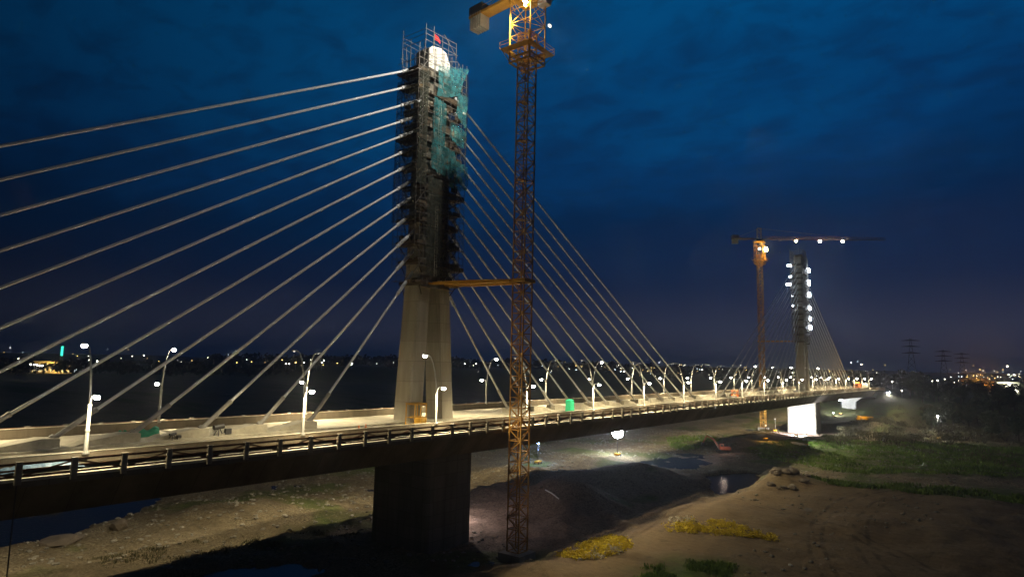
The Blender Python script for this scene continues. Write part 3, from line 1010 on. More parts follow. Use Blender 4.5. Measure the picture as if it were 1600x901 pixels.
    for xx, za, zb in ((-1.1, 22, 33), (-.9, 38, 50)):
        for q in (0, .5): b.tube([(X(xx + q, za), -2.5, za), (X(xx + q, zb), -2.5, zb)], r, 4)
        z = za
        while z < zb:
            b.tube([(X(xx, z), -2.5, z), (X(xx + .5, z), -2.5, z)], r * .7, 4); z += .45
    o = b.build('ladder', M_KERB if not simple else M_SCAF, root); o.location = (0, 0, -Z0)
    return root, Z0


def drape(root, Z0, name, m, pts, fold=.25, seed=0):
    """netting sheet between four corners p00 p10 p11 p01"""
    p00, p10, p11, p01 = [Vector(p) for p in pts]
    N, K = 12, 10; rows = []
    for i in range(N + 1):
        row = []
        for j in range(K + 1):
            a, b = i / N, j / K
            P = p00.lerp(p10, a).lerp(p01.lerp(p11, a), b)
            w = math.sin(a * 9 + seed + b * 2) * math.sin(b * math.pi) + .5 * math.sin(a * 23 + seed * 3)
            P = P + Vector((.15 * w * fold, -fold * w * .9, -fold * .9 * math.sin(a * math.pi) * (1 - b)))
            row.append(P)
        rows.append(row)
    o = MB().sheet(rows).build(name, m, root, smooth=True, fix=False); o.location = (-root.location.x if False else 0, 0, -Z0)
    return o


scafN, ZN = scaffold(0, 'dark tube scaffold with plank decks and teal nets round the near pylon')
def dr(m, pts, f, sd, nm='debris_net'): drape(scafN, ZN, nm, m, pts, f, sd)
dr(M_NET, [(-2.6, -2.6, 50.5), (2.4, -2.8, 52.2), (4.7, -2.7, 57.6), (-2.6, -2.6, 55.4)], .35, 1)
dr(M_NET, [(2.0, -2.6, 49.2), (4.7, -2.6, 47.0), (4.8, -2.7, 52.6), (2.2, -2.8, 52.6)], .3, 2)
dr(M_NET, [(-3.0, -2.7, 43.5), (-.4, -2.6, 42.6), (-.6, -2.7, 49.8), (-3.0, -2.6, 50.3)], .3, 3)
dr(M_NET, [(-3.0, -2.7, 38.6), (1.6, -2.9, 38.2), (2.0, -2.7, 42.4), (-3.0, -2.6, 43.4)], .4, 4)
dr(M_NET, [(.6, -2.8, 36.6), (4.9, -2.7, 36.9), (4.9, -2.8, 40.8), (.8, -2.8, 41.4)], .4, 5)
dr(M_NET, [(.6, -2.6, 44.8), (4.0, -2.7, 43.6), (4.6, -2.8, 46.6), (1.0, -2.7, 47.2)], .3, 8)
dr(M_NETD, [(4.85, -2.5, 40.0), (4.85, 2.4, 40.0), (4.85, 2.4, 56.5), (4.85, -2.5, 56.8)], .2, 6, 'dark_net')
dr(M_NETD, [(-6.2, -2.5, 36.0), (-4.0, -2.5, 35.6), (-4.0, -2.5, 54.0), (-6.2, -2.5, 53.4)], .2, 7, 'dark_net')
dr(M_NETD, [(-6.3, -2.4, 30.0), (-6.3, 2.4, 30.0), (-6.3, 2.4, 52.5), (-6.3, -2.4, 52.5)], .2, 9, 'dark_net')
dr(M_NETD, [(-3.4, -2.55, 22.0), (3.0, -2.55, 22.0), (2.6, -2.55, 36.5), (-3.6, -2.55, 37.5)], .15, 10, 'dark_net')
# red pennant on the head
b = MB(); b.sheet([[(.0, 0, 62.2), (.0, 0, 61.2)], [(.7, -.1, 62.0), (.7, -.1, 61.15)], [(1.3, .05, 61.7), (1.3, .05, 61.0)]])
M_FLAG = mat('red_cloth', (0.6, 0.03, 0.03), .8)
o = b.build('pennant', M_FLAG, scafN, fix=False); o.location = (-.9, 0, -ZN)
# work lamps on the near scaffold
b = MB(); b.box(3.4, 3.9, -2.9, -2.6, 49.4, 49.7); o = b.build('work_lamp', M_LAMP, scafN); o.location = (0, 0, -ZN)
lamp('work_light', 'POINT', (3.4, -3.9, 50.4 - ZN), 45, (1, .9, .65), .1, parent=scafN)
lamp('work_light', 'POINT', (1.6, -3.0, 45.6 - ZN), 35, (1, .85, .6), .1, parent=scafN)
lamp('work_light', 'POINT', (-5.5, -2.0, 51.2 - ZN), 14, (1, .75, .4), .1, parent=scafN)

scafF, ZF_ = scaffold(LSP, 'scaffold hung with glaring white work lights round the far pylon', True)
for (xx, y, z, w, h) in ((2.9, -2.8, 51.8, 1.3, .6), (3.0, -2.8, 45.6, 2.2, 1.6), (3.0, -2.8, 40.6, 2.1, 1.3), (3.1, -2.8, 34.8, 2.0, 1.6), (3.1, -2.8, 30.3, 2.0, 1.3), (3.1, -2.8, 26.6, 1.6, .6)):
    drape(scafF, ZF_, 'white_net', M_NETW, [(xx - w, y, z), (xx + w, y, z), (xx + w, y, z + h + 1), (xx - w, y, z + h + 1)], .15, z)
    lamp('work_light', 'POINT', (xx - 1.5, y - 1.1, z + h / 2 + .6 - ZF_), 35, (.86, .93, 1), .3, parent=scafF)
    o = MB().box(xx - 1.0 - .3 * (z % 3), xx + 1.0, y - .5, y - .2, z + h / 2 - .3, z + h / 2 + .7 + .5 * (z % 2.3)).build('flood_lamp', E_COOL, scafF); o.location = (0, 0, -ZF_)
for (y, z, q) in ((2.8, 53.6, .8), (2.6, 48.9, .5), (3.3, 45.3, .9), (1.8, 40.5, .35), (1.9, 36.2, .35)):
    o = MB().box(-6.0, -5.6, y - q, y + q, z, z + q).build('flood_lamp', E_COOL, scafF); o.location = (0, 0, -ZF_)
    lamp('work_light', 'POINT', (-6.5, y, z + .4 - ZF_), 40 * q, (.86, .93, 1), .3, parent=scafF)


# ------------------------------------------------------------------ tower cranes
def lattice(b, a, z0, z1, step, r, rd, cx=0, cy=0, n=4):
    h = a / 2; C4 = [(-h, -h), (h, -h), (h, h), (-h, h)]
    for (x, y) in C4: b.tube([(cx + x, cy + y, z0), (cx + x, cy + y, z1)], r, 4)
    z = z0; i = 0
    while z < z1 - .01:
        z2 = min(z + step, z1)
        for q in range(4):
            p, w = C4[q], C4[(q + 1) % 4]
            b.tube([(cx + p[0], cy + p[1], z), (cx + w[0], cy + w[1], z)], rd, 4, False)
            if (i + q) % 2: p, w = w, p
            b.tube([(cx + p[0], cy + p[1], z), (cx + w[0], cy + w[1], z2)], rd, 4, False)
        z = z2; i += 1
    return b


def crane(loc, ang, zbase, ztop, jib_len, label, detailed, tie_to=None, light_color=(1, .85, .55)):
    """ang: direction of the counter-jib; z in world"""
    root = empty('tower_crane', (loc[0], loc[1], zbase)); tag(root, label, 'tower crane')
    H = ztop - zbase; A = 2.0
    k = 1.0 if detailed else 1.25
    b = MB(); b.box(-1.9, 1.9, -1.9, 1.9, -2.0, .05); b.build('foundation_block', M_CONC, root, bevel=.05)
    zc = H - (11.4)
    # mast in two coloured lengths of one lattice
    b = lattice(MB(), A, .2, zc + 4, 1.5, .12 * k, .075 * k)
    b.build('mast', M_RUST, root)
    b = MB()
    for q in (-.25, .25): b.tube([(q, .55, .3), (q, .55, zc)], .03 * k, 4)
    z = .6
    while z < zc: b.tube([(-.25, .55, z), (.25, .55, z)], .02 * k, 4, False); z += .6
    z = 5.
    while z < zc: b.box(-.9, .9, -.1, .95, z, z + .05); z += 6.0
    b.build('ladder', M_RUST, root)
    # climbing cage
    b = lattice(MB(), A + 1.8, zc - 1.0, H - 1.6, 2.1, .11 * k, .06 * k)
    h = (A + 1.8) / 2
    for zz in (zc - .9, zc - .1):
        for q in range(4):
            C4 = [(-h, -h), (h, -h), (h, h), (-h, h)]
            b.tube([(*C4[q], zz), (*C4[(q + 1) % 4], zz)], .14, 4)
    b.build('climbing_cage', M_YEL, root)
    b = MB()
    for s in (-1, 1):
        for t in (-1, 1):
            b.tube([(s * h, t * h, zc - .7), (s * (h + 1.3), t * (h + .6), zc + 1.0)], .07, 4)
    b.box(-h - 1.3, h + 1.3, -h - .9, -h - .06, zc + 1.0, zc + 1.08); b.box(-h - 1.3, h + 1.3, h + .06, h + .9, zc + 1.0, zc + 1.08)
    b.box(-h - 1.3, -h - .06, -h - .06, h + .06, zc + 1.0, zc + 1.08); b.box(h + .06, h + 1.3, -h - .06, h + .06, zc + 1.0, zc + 1.08)
    for x, y in ((-h - 1.3, -h - .9), (h + 1.3, -h - .9), (h + 1.3, h + .9), (-h - 1.3, h + .9)):
        b.tube([(x, y, zc + 1.0), (x, y, zc + 2.1)], .04, 4)
    for zz in (1.6, 2.1):
        b.tube([(-h - 1.3, -h - .9, zc + zz), (h + 1.3, -h - .9, zc + zz)], .03, 4)
        b.tube([(-h - 1.3, -h - .9, zc + zz), (-h - 1.3, h + .9, zc + zz)], .03, 4)
        b.tube([(h + 1.3, -h - .9, zc + zz), (h + 1.3, h + .9, zc + zz)], .03, 4)
    b.build('working_platform', M_YEL, root)
    # upper platform with lamp brackets
    b = MB(); zt = H - 2.0
    b.box(-2.2, 2.2, -2.2, 2.2, zt, zt + .1)
    for s in (-1, 1): b.tube([(s * 1.4, -1.4, zt - 2.0), (s * 2.6, -2.0, zt)], .09, 4); b.tube([(s * 1.4, 1.4, zt - 2.0), (s * 2.4, 2.2, zt)], .09, 4)
    b.tube([(-2.2, -2.2, zt + 1.1), (2.2, -2.2, zt + 1.1)], .03, 4)
    b.build('slewing_platform', M_YEL, root)
    b = MB(); b.tube([(0, 0, zt + .1), (0, 0, zt + 1.2)], 1.35, 16); b.build('slewing_ring', M_DARKST, root)
    top = empty('slewing_unit', (0, 0, H - .8), ang); top.parent = root     # local +x = counter-jib
    # jib parts as parts of the crane
    dz = H - .8
    def rot(o): o.location = (0, 0, dz); o.rotation_euler = (0, 0, ang); return o
    bpy.data.objects.remove(top)
    b = MB()
    lattice(b, 1.6, 0, 5.2, 1.7, .1, .06)
    rot(b.build('tower_head', M_YEL, root))
    b = MB(); CJ = 12.5
    b.box(.9, CJ, -1.0, -.8, .0, .45); b.box(.9, CJ, .8, 1.0, .0, .45); b.box(.9, CJ, -.8, .8, .0, .06)
    for x in np.arange(1.5, CJ, 1.6): b.box(x, x + .12, -.8, .8, .06, .3)
    for y in (-1.0, 1.0): b.tube([(1, y, 1.2), (CJ, y, 1.2)], .03, 4)
    rot(b.build('counter_jib', M_YEL if detailed else M_JIB, root))
    b = MB()
    for q in range(5): b.box(CJ - 2.9 + q * .55, CJ - 2.52 + q * .55, -1.0, 1.0, -2.1, .55)
    rot(b.build('counterweight', M_CW, root, bevel=.03))
    b = MB(); b.box(CJ - 3.2, CJ - .1, -1.1, 1.1, .5, 1.9); rot(b.build('winch_housing', M_DARKST, root, bevel=.05))
    # jib: triangular truss towards -x
    b = MB()
    for y in (-.65, .65): b.tube([(-.8, y, .1), (-jib_len, y, .1)], .08 * k, 4)
    b.tube([(-.8, 0, 1.4), (-jib_len, 0, 1.2)], .09 * k, 4)
    x = -.8; i = 0
    while x > -jib_len + 1.4:
        for y in (-.65, .65): b.tube([(x, y, .1), (x - .8, 0, 1.35)], .04 * k, 4, False); b.tube([(x - .8, 0, 1.35), (x - 1.6, y, .1)], .04 * k, 4, False)
        b.tube([(x, -.65, .1), (x - 1.6, .65, .1)], .035 * k, 4, False)
        x -= 1.6
    rot(b.build('jib', M_YEL if detailed else M_JIB, root))
    b = MB(); b.tube([(0, 0, 5.1), (CJ - 2, 0, .6)], .05 * k, 4)
    b.tube([(0, 0, 5.1), (-jib_len * .65, 0, 1.4)], .05 * k, 4)
    rot(b.build('tie_bars', M_RUST, root))
    b = MB(); b.loft([[(-2.6, -2.4, -2.0), (-.9, -2.4, -2.0), (-.9, -1.1, -2.0), (-2.6, -1.1, -2.0)], [(-3.1, -2.4, .1), (-.9, -2.4, .1), (-.9, -1.1, .1), (-3.1, -1.1, .1)]])
    cab = rot(b.build('operator_cab', M_VAN, root, bevel=.04))
    b = MB(); b.box(-2.98, -1.1, -2.43, -2.401, -1.3, -.1); b.build('window', M_GLASS, cab)
    b = MB(); b.box(-9.8, -8.6, -.5, .5, -.5, .0); hk = 1.6 if detailed else 5.5; b.tube([(-9.2, 0, -.4), (-9.2, 0, -hk)], .04, 4); b.box(-9.45, -8.95, -.2, .2, -hk - .8, -hk + .1)
    rot(b.build('trolley_and_hook', M_DARKST, root))
    # tie frame to the pylon
    if tie_to is not None:
        T = Vector(tie_to); z = T.z - zbase; P = Vector((T.x - loc[0], T.y - loc[1], z))
        b = MB(); q = 1.35
        b.box(-q, q, -q, -q + .3, z - .25, z + .25); b.box(-q, q, q - .3, q, z - .25, z + .25); b.box(-q, -q + .3, -q + .3, q - .3, z - .25, z + .25); b.box(q - .3, q, -q + .3, q - .3, z - .25, z + .25)
        for (s, off) in ((-1, -1.6), (1, 1.9)):
            A_ = Vector((s * q, q, z)); B_ = P + Vector((off, 0, 0))
            b.tube([A_, A_.lerp(B_, .5), B_], [.32, .42, .2], 4)
        b.tube([(q, q, z - .1), P + Vector((-1.4, .05, -.1))], .16, 4)
        b.build('pylon_tie', M_YEL, root)
    return root, H, zc


gzc = hz(2.9, -16.1)
craneN, HN, zcN = crane((2.9, -16.1), R(84), GZ, 66.3, 38, 'tall rust and yellow lattice tower crane standing in front of the near pylon', True, (-.3, -1.7, 20.9))
craneF, HF, zcF = crane((227.3, 17.0), math.atan2(.83, -.55), GZ + .2, 68.8, 56, 'tower crane with horizontal jib standing behind the far pylon', False, (LSP, 1.7, 21.3))

# floodlights on the near crane
def flood_box(root, p, aimv, energy, col, em, cone=120, size=.35, name='floodlight', glow=True):
    x, y, z = p
    b = MB(); b.box(x - size * .9, x + size * .9, y - size * .5, y + size * .5, z - size * .6, z + size * .6)
    o = b.build(name, em, root)
    b2 = MB(); b2.box(x - size, x + size, y - size * .55, y + size * .55, z + size * .62, z + size * .8); b2.tube([(x, y, z + size * .8), (x, y, z + size * 1.6)], .04, 4)
    b2.build('housing', M_DARKST, o)
    a = Vector(aimv).normalized()
    lamp('floodlight_beam', 'SPOT', Vector(p) + a * (size + .3), energy, col, .25, a, cone, .5, root)


flood_box(craneN, (-2.9, -1.6, HN - 4.0), (Vector((-6, 16, -10))), 26000, (1, .93, .78), E_WHITE, 100, .38)
flood_box(craneN, (-2.3, -1.2, HN - 4.3), (.25, .1, -1), 600, (1, .75, .35), E_WARM, 130, .2)
flood_box(craneN, (2.7, -2.2, HN - 5.6), (.3, -.5, -.8), 1200, (1, .9, .7), E_DIM, 120, .3)
lamp('cage_lamp', 'POINT', (-2.6, -2.2, HN - 6.2), 60, (1, .8, .45), .1, parent=craneN)
lamp('counterweight_lamp', 'POINT', (-3.4, 5.0, HN - 5.2), 500, (1, .85, .55), .1, parent=craneN)
# far crane: lamps on mast head and along the jib
dF = Vector((.55, -.83, 0)).normalized()
for dd, e in ((16.5, E_WARM), (27, E_WHITE), (37, E_WHITE)):
    P = dF * dd
    b = MB().box(P.x - .4, P.x + .4, P.y - .4, P.y + .4, HF - 1.8, HF - 1.1)
    b.build('floodlight', e, craneF)
    lamp('floodlight_beam', 'SPOT', (P.x, P.y, HF - 2.3), 3000, (1, .9, .7), .3, (0, 0, -1), 120, .5, craneF)
b = MB().box(1.2, 2.3, -3.0, -1.9, HF - 6.2, HF - 4.6); b.build('floodlight', E_WARM, craneF)
lamp('floodlight_beam', 'SPOT', (.4, -3.2, HF - 5.6), 9000, (1, .68, .22), .3, (0, .35, -1), 75, .7, craneF)
b = MB().box(-3.4, -2.9, -1.3, -.8, HF - 6.0, HF - 5.4); b.build('floodlight', E_WHITE, craneF)


# ------------------------------------------------------------------ ground floodlights
def light_tower(P, h, label, energy, col, em, aimv=None, cone=170, size=.7, name='light_tower'):
    g = hz(P[0], P[1]); root = empty(name, (P[0], P[1], g)); tag(root, label, 'floodlight')
    MB().box(-.9, .9, -.6, .6, .35, .9).build('generator_box', M_YEL, root, bevel=.05)
    b = MB()
    for s in (-.6, .6): b.tube([(s, -.75, .3), (s, -.6, .3)], .3, 10); b.tube([(s, .6, .3), (s, .75, .3)], .3, 10)
    b.build('wheels', M_RUB, root)
    b = MB(); b.tube([(0, 0, .9), (0, 0, h)], [.09, .06], 6); b.tube([(-.8, 0, h), (.8, 0, h)], .05, 4)
    b.build('mast', M_DARKST, root)
    d = (CAM - Vector((P[0], P[1], g + h))); d.z = 0; d.normalize()
    b = MB()
    rg_ = []
    for q in range(5):
        t = math.pi * q / 4; rg_.append([(size * math.sin(t) * math.cos(w) + .001, size * math.sin(t) * math.sin(w), h + .4 + size * math.cos(t)) for w in [2 * math.pi * i / 10 for i in range(10)]])
    b.loft(rg_, False); b.build('lamp_cluster', em, root, smooth=True)
    if aimv is None and em is not E_BIG: lamp('floodlight_beam', 'POINT', (0, 0, h - .7 - size), energy, col, .3, parent=root)
    elif aimv is None: pass      # the glare ball itself is the light
    else: lamp('floodlight_beam', 'SPOT', (Vector((0, 0, h + .4)) + Vector(aimv).normalized() * (size + .4)), energy, col, .4, aimv, cone, .4, root)
    return root


E_BIG = emit('flood_glare_glow', (0.82, 0.91, 1.0), 130)  # glow for oversized balls that stand in for floodlight glare and halo
E_BIG.cycles.emission_sampling = 'AUTO'
PA = at_dist(965, 675, 196)
light_tower((PA.x, PA.y), PA.z - hz(PA.x, PA.y) - .4, 'brightest white floodlight glaring under the deck to the right of the crane', 15000, (.85, .92, 1), E_BIG, size=1.75)
PB = at_dist(841, 694, 175)
light_tower((PB.x, PB.y), max(2, PB.z - hz(PB.x, PB.y)), 'small bluish light under the deck just right of the crane mast', 2600, (.4, .62, 1), emit('blue_work_glow', (.35, .6, 1), 40), size=.35)
PC = Vector((208, -1.5, 0))
light_tower((PC.x, PC.y), 1.6, 'low floodlight washing the lit face of the far pier', 70000, (.95, .97, 1), E_COOL, (1, .05, .12), 140, .25)
PD = at_dist(1313, 624, 388)
light_tower((PD.x, PD.y), max(3, PD.z - hz(PD.x, PD.y)), 'white floodlight beside the hammerhead pier', 24000, (.86, .93, 1), E_BIG, None, size=.95)
light_tower((300, 3), 2.0, 'floodlight lighting the hammerhead pier', 16000, (.95, .97, 1), E_COOL, (1, -.05, .15), 100, .25)
PE = onZ(1150, 650, -14)
light_tower((10.0, 4.0), 4.0, 'floodlight hidden behind the near pier', 3500, (1, .86, .84), E_DIM, None, size=.2)
PF = onZ(1200, 692, GZ)
light_tower((PF.x + 8, PF.y + 3), 5, 'amber work lamp beside the far crane foot', 2600, (1, .66, .12), E_DIM, (-.5, -.3, -.8), 120, .25)
light_tower((PF.x + 52, PF.y + 12), 5, 'amber work lamp behind the far crane foot', 1200, (1, .66, .12), E_DIM, (-.2, .3, -.8), 140, .25)


# ------------------------------------------------------------------ things on the deck
def lift_cage():
    root = empty('access_cage', (-6.1, -4.4, 0)); tag(root, 'yellow steel access cage at the foot of the near pylon', 'cage')
    b = MB(); h = 3.0
    for x in (-1.1, 1.1):
        for y in (-.9, .9): b.tube([(x, y, 0), (x, y, h)], .08, 4)
    for z in (.1, 1.1, 2.9):
        for x in (-1.1, 1.1): b.tube([(x, -.9, z), (x, .9, z)], .06, 4)
        for y in (-.9, .9): b.tube([(-1.1, y, z), (1.1, y, z)], .06, 4)
    b.tube([(0, -.9, 0), (0, -.9, h)], .06, 4)
    b.build('frame', M_YEL, root)
    MB().box(-1.2, 1.2, -1.0, 1.0, h, h + .1).build('roof', M_YEL, root)
    MB().box(-1.1, 1.1, -.9, .9, .1, .18).build('floor_plate', M_YEL, root)
    b = MB(); b.box(-1.08, 1.08, -.93, -.91, .2, 1.05); b.build('kick_panel', net_mat('expanded_mesh', (.6, .33, .03), .55, 30), root)


lift_cage()


def net_roll(x, y, w, h, label):
    b = MB(); rows = []
    for i in range(10):
        row = []
        for j in range(9):
            a = i / 9; t = math.pi * j / 8
            row.append((x + (a - .5) * w + .05 * math.sin(j * 3), y - math.cos(t) * .45, .22 + math.sin(t) * h * (.8 + .2 * math.sin(a * 9))))
        rows.append(row)
    o = MB().sheet(rows).build('net_bundle', M_GREEN, fix=False, smooth=True); tag(o, label, 'net bundle')


net_roll(-39.2, 2.9, 2.3, 1.1, 'green shade net heaped by the second cable anchor left of the near pylon')
net_roll(-41.6, 3.1, .7, .9, 'small green net piece left of the larger green heap')


def toilet():
    root = empty('portable_toilet', (34.5, -4.3, 0)); tag(root, 'green portable toilet cabin standing on the deck right of the crane', 'portable toilet')
    M_TO = mat('green_plastic', (0.02, 0.38, 0.20), .5, var=.12)
    b = MB(); b.loft([[(-.65, -.65, .1), (.65, -.65, .1), (.65, .65, .1), (-.65, .65, .1)], [(-.6, -.6, 2.1), (.6, -.6, 2.1), (.6, .6, 2.1), (-.6, .6, 2.1)]]); b.build('cabin', M_TO, root, bevel=.06)
    MB().box(-.45, .45, -.69, -.64, .2, 1.95).build('door', M_TO, root, bevel=.01)
    b = MB(); b.loft([[(-.66, -.66, 2.1), (.66, -.66, 2.1), (.66, .66, 2.1), (-.66, .66, 2.1)], [(-.35, -.35, 2.4), (.35, -.35, 2.4), (.35, .35, 2.4), (-.35, .35, 2.4)]]); b.build('roof', M_TO, root)
    MB().box(-.7, .7, -.7, .7, 0, .1).build('skid', M_DARKST, root)


toilet()


def tripod(x, y, label, sc=1.0):
    root = empty('stressing_jack', (x, y, .22)); tag(root, label, 'equipment')
    b = MB()
    for a in (0, 2.1, 4.2): b.tube([(0, 0, .8 * sc), (.55 * math.cos(a), .55 * math.sin(a), 0)], .05, 5)
    b.build('legs', M_DARKST, root)
    MB().tube([(-.5 * sc, 0, .75 * sc), (.5 * sc, .1, .85 * sc)], .22 * sc, 10).build('cylinder', M_DARKST, root)
    MB().box(.6 * sc, 1.2 * sc, -.2, .2, .1, .6 * sc).build('pump_box', M_DARKST, root, bevel=.03)


tripod(-33.2, -1.0, 'black jacking equipment beside the third cable anchor left of the near pylon', 1.2)
tripod(-38.4, -1.4, 'small dark jack beside the green net heap', .7)


def cone(x, y, label):
    root = empty('traffic_cone', (x, y, 0)); tag(root, label, 'traffic cone')
    MB().box(-.25, .25, -.25, .25, 0, .05).build('base', M_DARKST, root)
    MB().tube([(0, 0, .05), (0, 0, .75)], [.2, .04], 10).build('cone', M_ORANGE, root, smooth=True)


cone(-15.5, -4.9, 'orange cone standing alone on the road left of the yellow cage')
cone(-17.2, -5.6, 'orange cone left of another cone on the near road')


def person(loc, rz, vest, label, pants=(0.03, 0.035, 0.06)):
    import bmesh
    root = empty('person', loc, rz); tag(root, label, 'person')
    J = {'pel': (0, 0, .95), 'sp': (0, .02, 1.2), 'ch': (0, .02, 1.4), 'nk': (0, 0, 1.52), 'hd': (0, -.02, 1.66), 'ht': (0, -.01, 1.76),
         'hl': (-.1, 0, .9), 'kl': (-.12, -.05, .5), 'al': (-.12, .04, .08), 'tl': (-.12, -.14, .05),
         'hr': (.1, 0, .9), 'kr': (.12, .02, .5), 'ar': (.12, .12, .08), 'tr': (.12, -.06, .05),
         'sl': (-.19, .02, 1.43), 'el': (-.25, .03, 1.14), 'wl': (-.24, -.1, .9), 'sr': (.19, .02, 1.43), 'er': (.26, .0, 1.14), 'wr': (.2, -.2, .98)}
    rad = dict(pel=.14, sp=.13, ch=.15, nk=.06, hd=.095, ht=.07, hl=.09, kl=.065, al=.045, tl=.035, hr=.09, kr=.065, ar=.045, tr=.035, sl=.07, el=.045, wl=.035, sr=.07, er=.045, wr=.035)
    E_ = [('pel', 'sp'), ('sp', 'ch'), ('ch', 'nk'), ('nk', 'hd'), ('hd', 'ht'), ('pel', 'hl'), ('hl', 'kl'), ('kl', 'al'), ('al', 'tl'), ('pel', 'hr'), ('hr', 'kr'), ('kr', 'ar'), ('ar', 'tr'), ('ch', 'sl'), ('sl', 'el'), ('el', 'wl'), ('ch', 'sr'), ('sr', 'er'), ('er', 'wr')]
    ks = list(J); me = bpy.data.meshes.new('body'); me.from_pydata([J[k] for k in ks], [(ks.index(a), ks.index(b)) for a, b in E_], [])
    o = bpy.data.objects.new('body', me); COL.objects.link(o); o.parent = root
    md = o.modifiers.new('skin', 'SKIN'); me.materials.append(mat('work_clothes', pants, .9))
    for i, k in enumerate(ks): me.skin_vertices[0].data[i].radius = (rad[k], rad[k]); me.skin_vertices[0].data[i].use_root = (i == 0)
    s = o.modifiers.new('sub', 'SUBSURF'); s.levels = 1; s.render_levels = 1
    MB().loft([[(w * math.cos(t), .02 + .13 * math.sin(t), z) for t in [2 * math.pi * i / 10 for i in range(10)]] for w, z in ((.19, .92), (.19, 1.2), (.22, 1.44), (.1, 1.5))]).build('vest', vest, root, smooth=True)
    MB().loft([[(w * math.cos(t), -.01 + w * 1.15 * math.sin(t), z) for t in [2 * math.pi * i / 10 for i in range(10)]] for w, z in ((.13, 1.7), (.125, 1.78), (.08, 1.85), (.02, 1.87))]).build('helmet', M_YEL, root, smooth=True)




# tarpaulins heaped on the walkway, left edge
def tarp():
    rows = []
    for i in range(40):
        row = []
        for j in range(12):
            x = -56.0 + i * .14; y = -13.4 + j * .17
            e = max(0, math.sin(math.pi * (j + .5) / 12)) ** .6 * (max(0, math.sin(math.pi * i / 39)) ** .5)
            h = .12 + .62 * e * (.45 + .9 * float(fbm(np.array([x]), np.array([y]), .55, 4, 4)[0]))
            row.append((x, y, h))
        rows.append(row)
    o = MB().sheet(rows).build('tarpaulin', M_TARP, fix=False); tag(o, 'crumpled blue and white tarpaulin heaped on the walkway behind the guard rail', 'tarpaulin')


tarp()


# small debris along the deck: formwork boards, pallets
def board_stack(x, y, label, n=4, rz=0.):
    b = MB(); 
    for q in range(n): b.box(-1.2 + random.uniform(-.1, .1), 1.2, -.35, .35 + random.uniform(-.1, .1), q * .12, q * .12 + .09)
    o = b.build('board_stack', M_PLANK); o.location = (x, y, .004); o.rotation_euler = (0, 0, rz); tag(o, label, 'board stack')




M_REBAR = mat('rusty_rebar', (0.14, 0.06, 0.03), .8, var=.3)
def rebar(x, y, label, L_=5., n=9):
    b = MB(); b.box(-L_ * .3, -L_ * .3 + .15, -.35, .35, 0, .1); b.box(L_ * .3, L_ * .3 + .15, -.35, .35, 0, .1)
    for q in range(n): b.tube([(-L_ / 2 + random.uniform(-.3, .3), -.3 + q * .6 / n, .13 + .03 * (q % 3)), (L_ / 2 + random.uniform(-.3, .3), -.3 + q * .6 / n + random.uniform(-.05, .05), .13 + .03 * (q % 3))], .035, 4)
    o = b.build('rebar_bundle', M_REBAR); o.location = (x, y, .004); o.rotation_euler = (0, 0, random.uniform(-.1, .1)); tag(o, label, 'rebar')
# vehicles
def wheel(b, x, y, r, w): b.tube([(x, y - w / 2, r), (x, y + w / 2, r)], r, 12)


def roller():
    root = empty('road_roller', (118.5, -7.6, 0), R(5)); tag(root, 'small orange road machine on the deck midway between the pylons', 'construction vehicle')
    b = MB(); b.box(-1.6, 1.6, -.8, .8, .7, 1.35); b.build('body', M_ORANGE, root, bevel=.08)
    b = MB(); 
    for x in (-.8, .5):
        for y in (-.7, .7): b.tube([(x, y, 1.3), (x, y, 2.5)], .05, 4)
    b.build('canopy_posts', M_ORANGE, root); MB().box(-1., .75, -.85, .85, 2.5, 2.6).build('canopy', M_ORANGE, root)
    b = MB(); b.tube([(-1.5, -.8, .6), (-1.5, .8, .6)], .6, 16); b.build('drum', M_DARKST, root)
    b = MB(); wheel(b, 1.2, -.7, .6, .35); wheel(b, 1.2, .7, .6, .35); b.build('wheels', M_RUB, root)


def truck(loc, rz, label, cabm, bodym, tip=0.0, name='dump_truck', glow=None):
    root = empty(name, loc, rz); tag(root, label, 'truck')
    MB().box(-3.6, 3.6, -.5, .5, .75, 1.0).build('chassis', M_DARKST, root)
    b = MB(); b.loft([[(2.0, -1.2, .8), (3.7, -1.2, .8), (3.7, 1.2, .8), (2.0, 1.2, .8)], [(2.0, -1.2, 2.0), (3.7, -1.2, 2.0), (3.7, 1.2, 2.0), (2.0, 1.2, 2.0)], [(2.1, -1.1, 3.0), (3.3, -1.1, 3.0), (3.3, 1.1, 3.0), (2.1, 1.1, 3.0)]])
    cab = b.build('cab', cabm, root, bevel=.05)
    MB().box(3.42, 3.62, -.95, .95, 2.05, 2.75).build('windscreen', M_GLASS, cab)
    b = MB(); b.loft([[(-3.6, -1.1, 1.1), (1.7, -1.1, 1.1), (1.7, 1.1, 1.1), (-3.6, 1.1, 1.1)], [(-3.9, -1.25, 2.7), (1.8, -1.25, 2.7), (1.8, 1.25, 2.7), (-3.9, 1.25, 2.7)]]); b.build('tipper_body', bodym, root, bevel=.04)
    for x in (-2.7, -1.5, 2.8):
        for y in (-1.05, 1.05):
            b = MB(); wheel(b, x, y, .52, .32); b.build('wheel', M_RUB, root, smooth=False)
    return root


roller()
t1 = truck((300.5, -8.6, zdeck(300)), R(180), 'orange work truck with glowing lamps on the deck beyond the far pylon', M_ORANGE, M_ORANGE)
MB().box(-.6, .6, -.9, .9, 3.2, 3.6).build('beacon', E_FIRE, t1)
lamp('beacon_light', 'POINT', (0, -1.6, 4.4), 1500, (1, .4, .08), .2, parent=t1)
truck((323, -8.8, zdeck(323)), R(180), 'white truck on the deck near the far end of the bridge', M_VAN, M_VAN, name='white_truck')
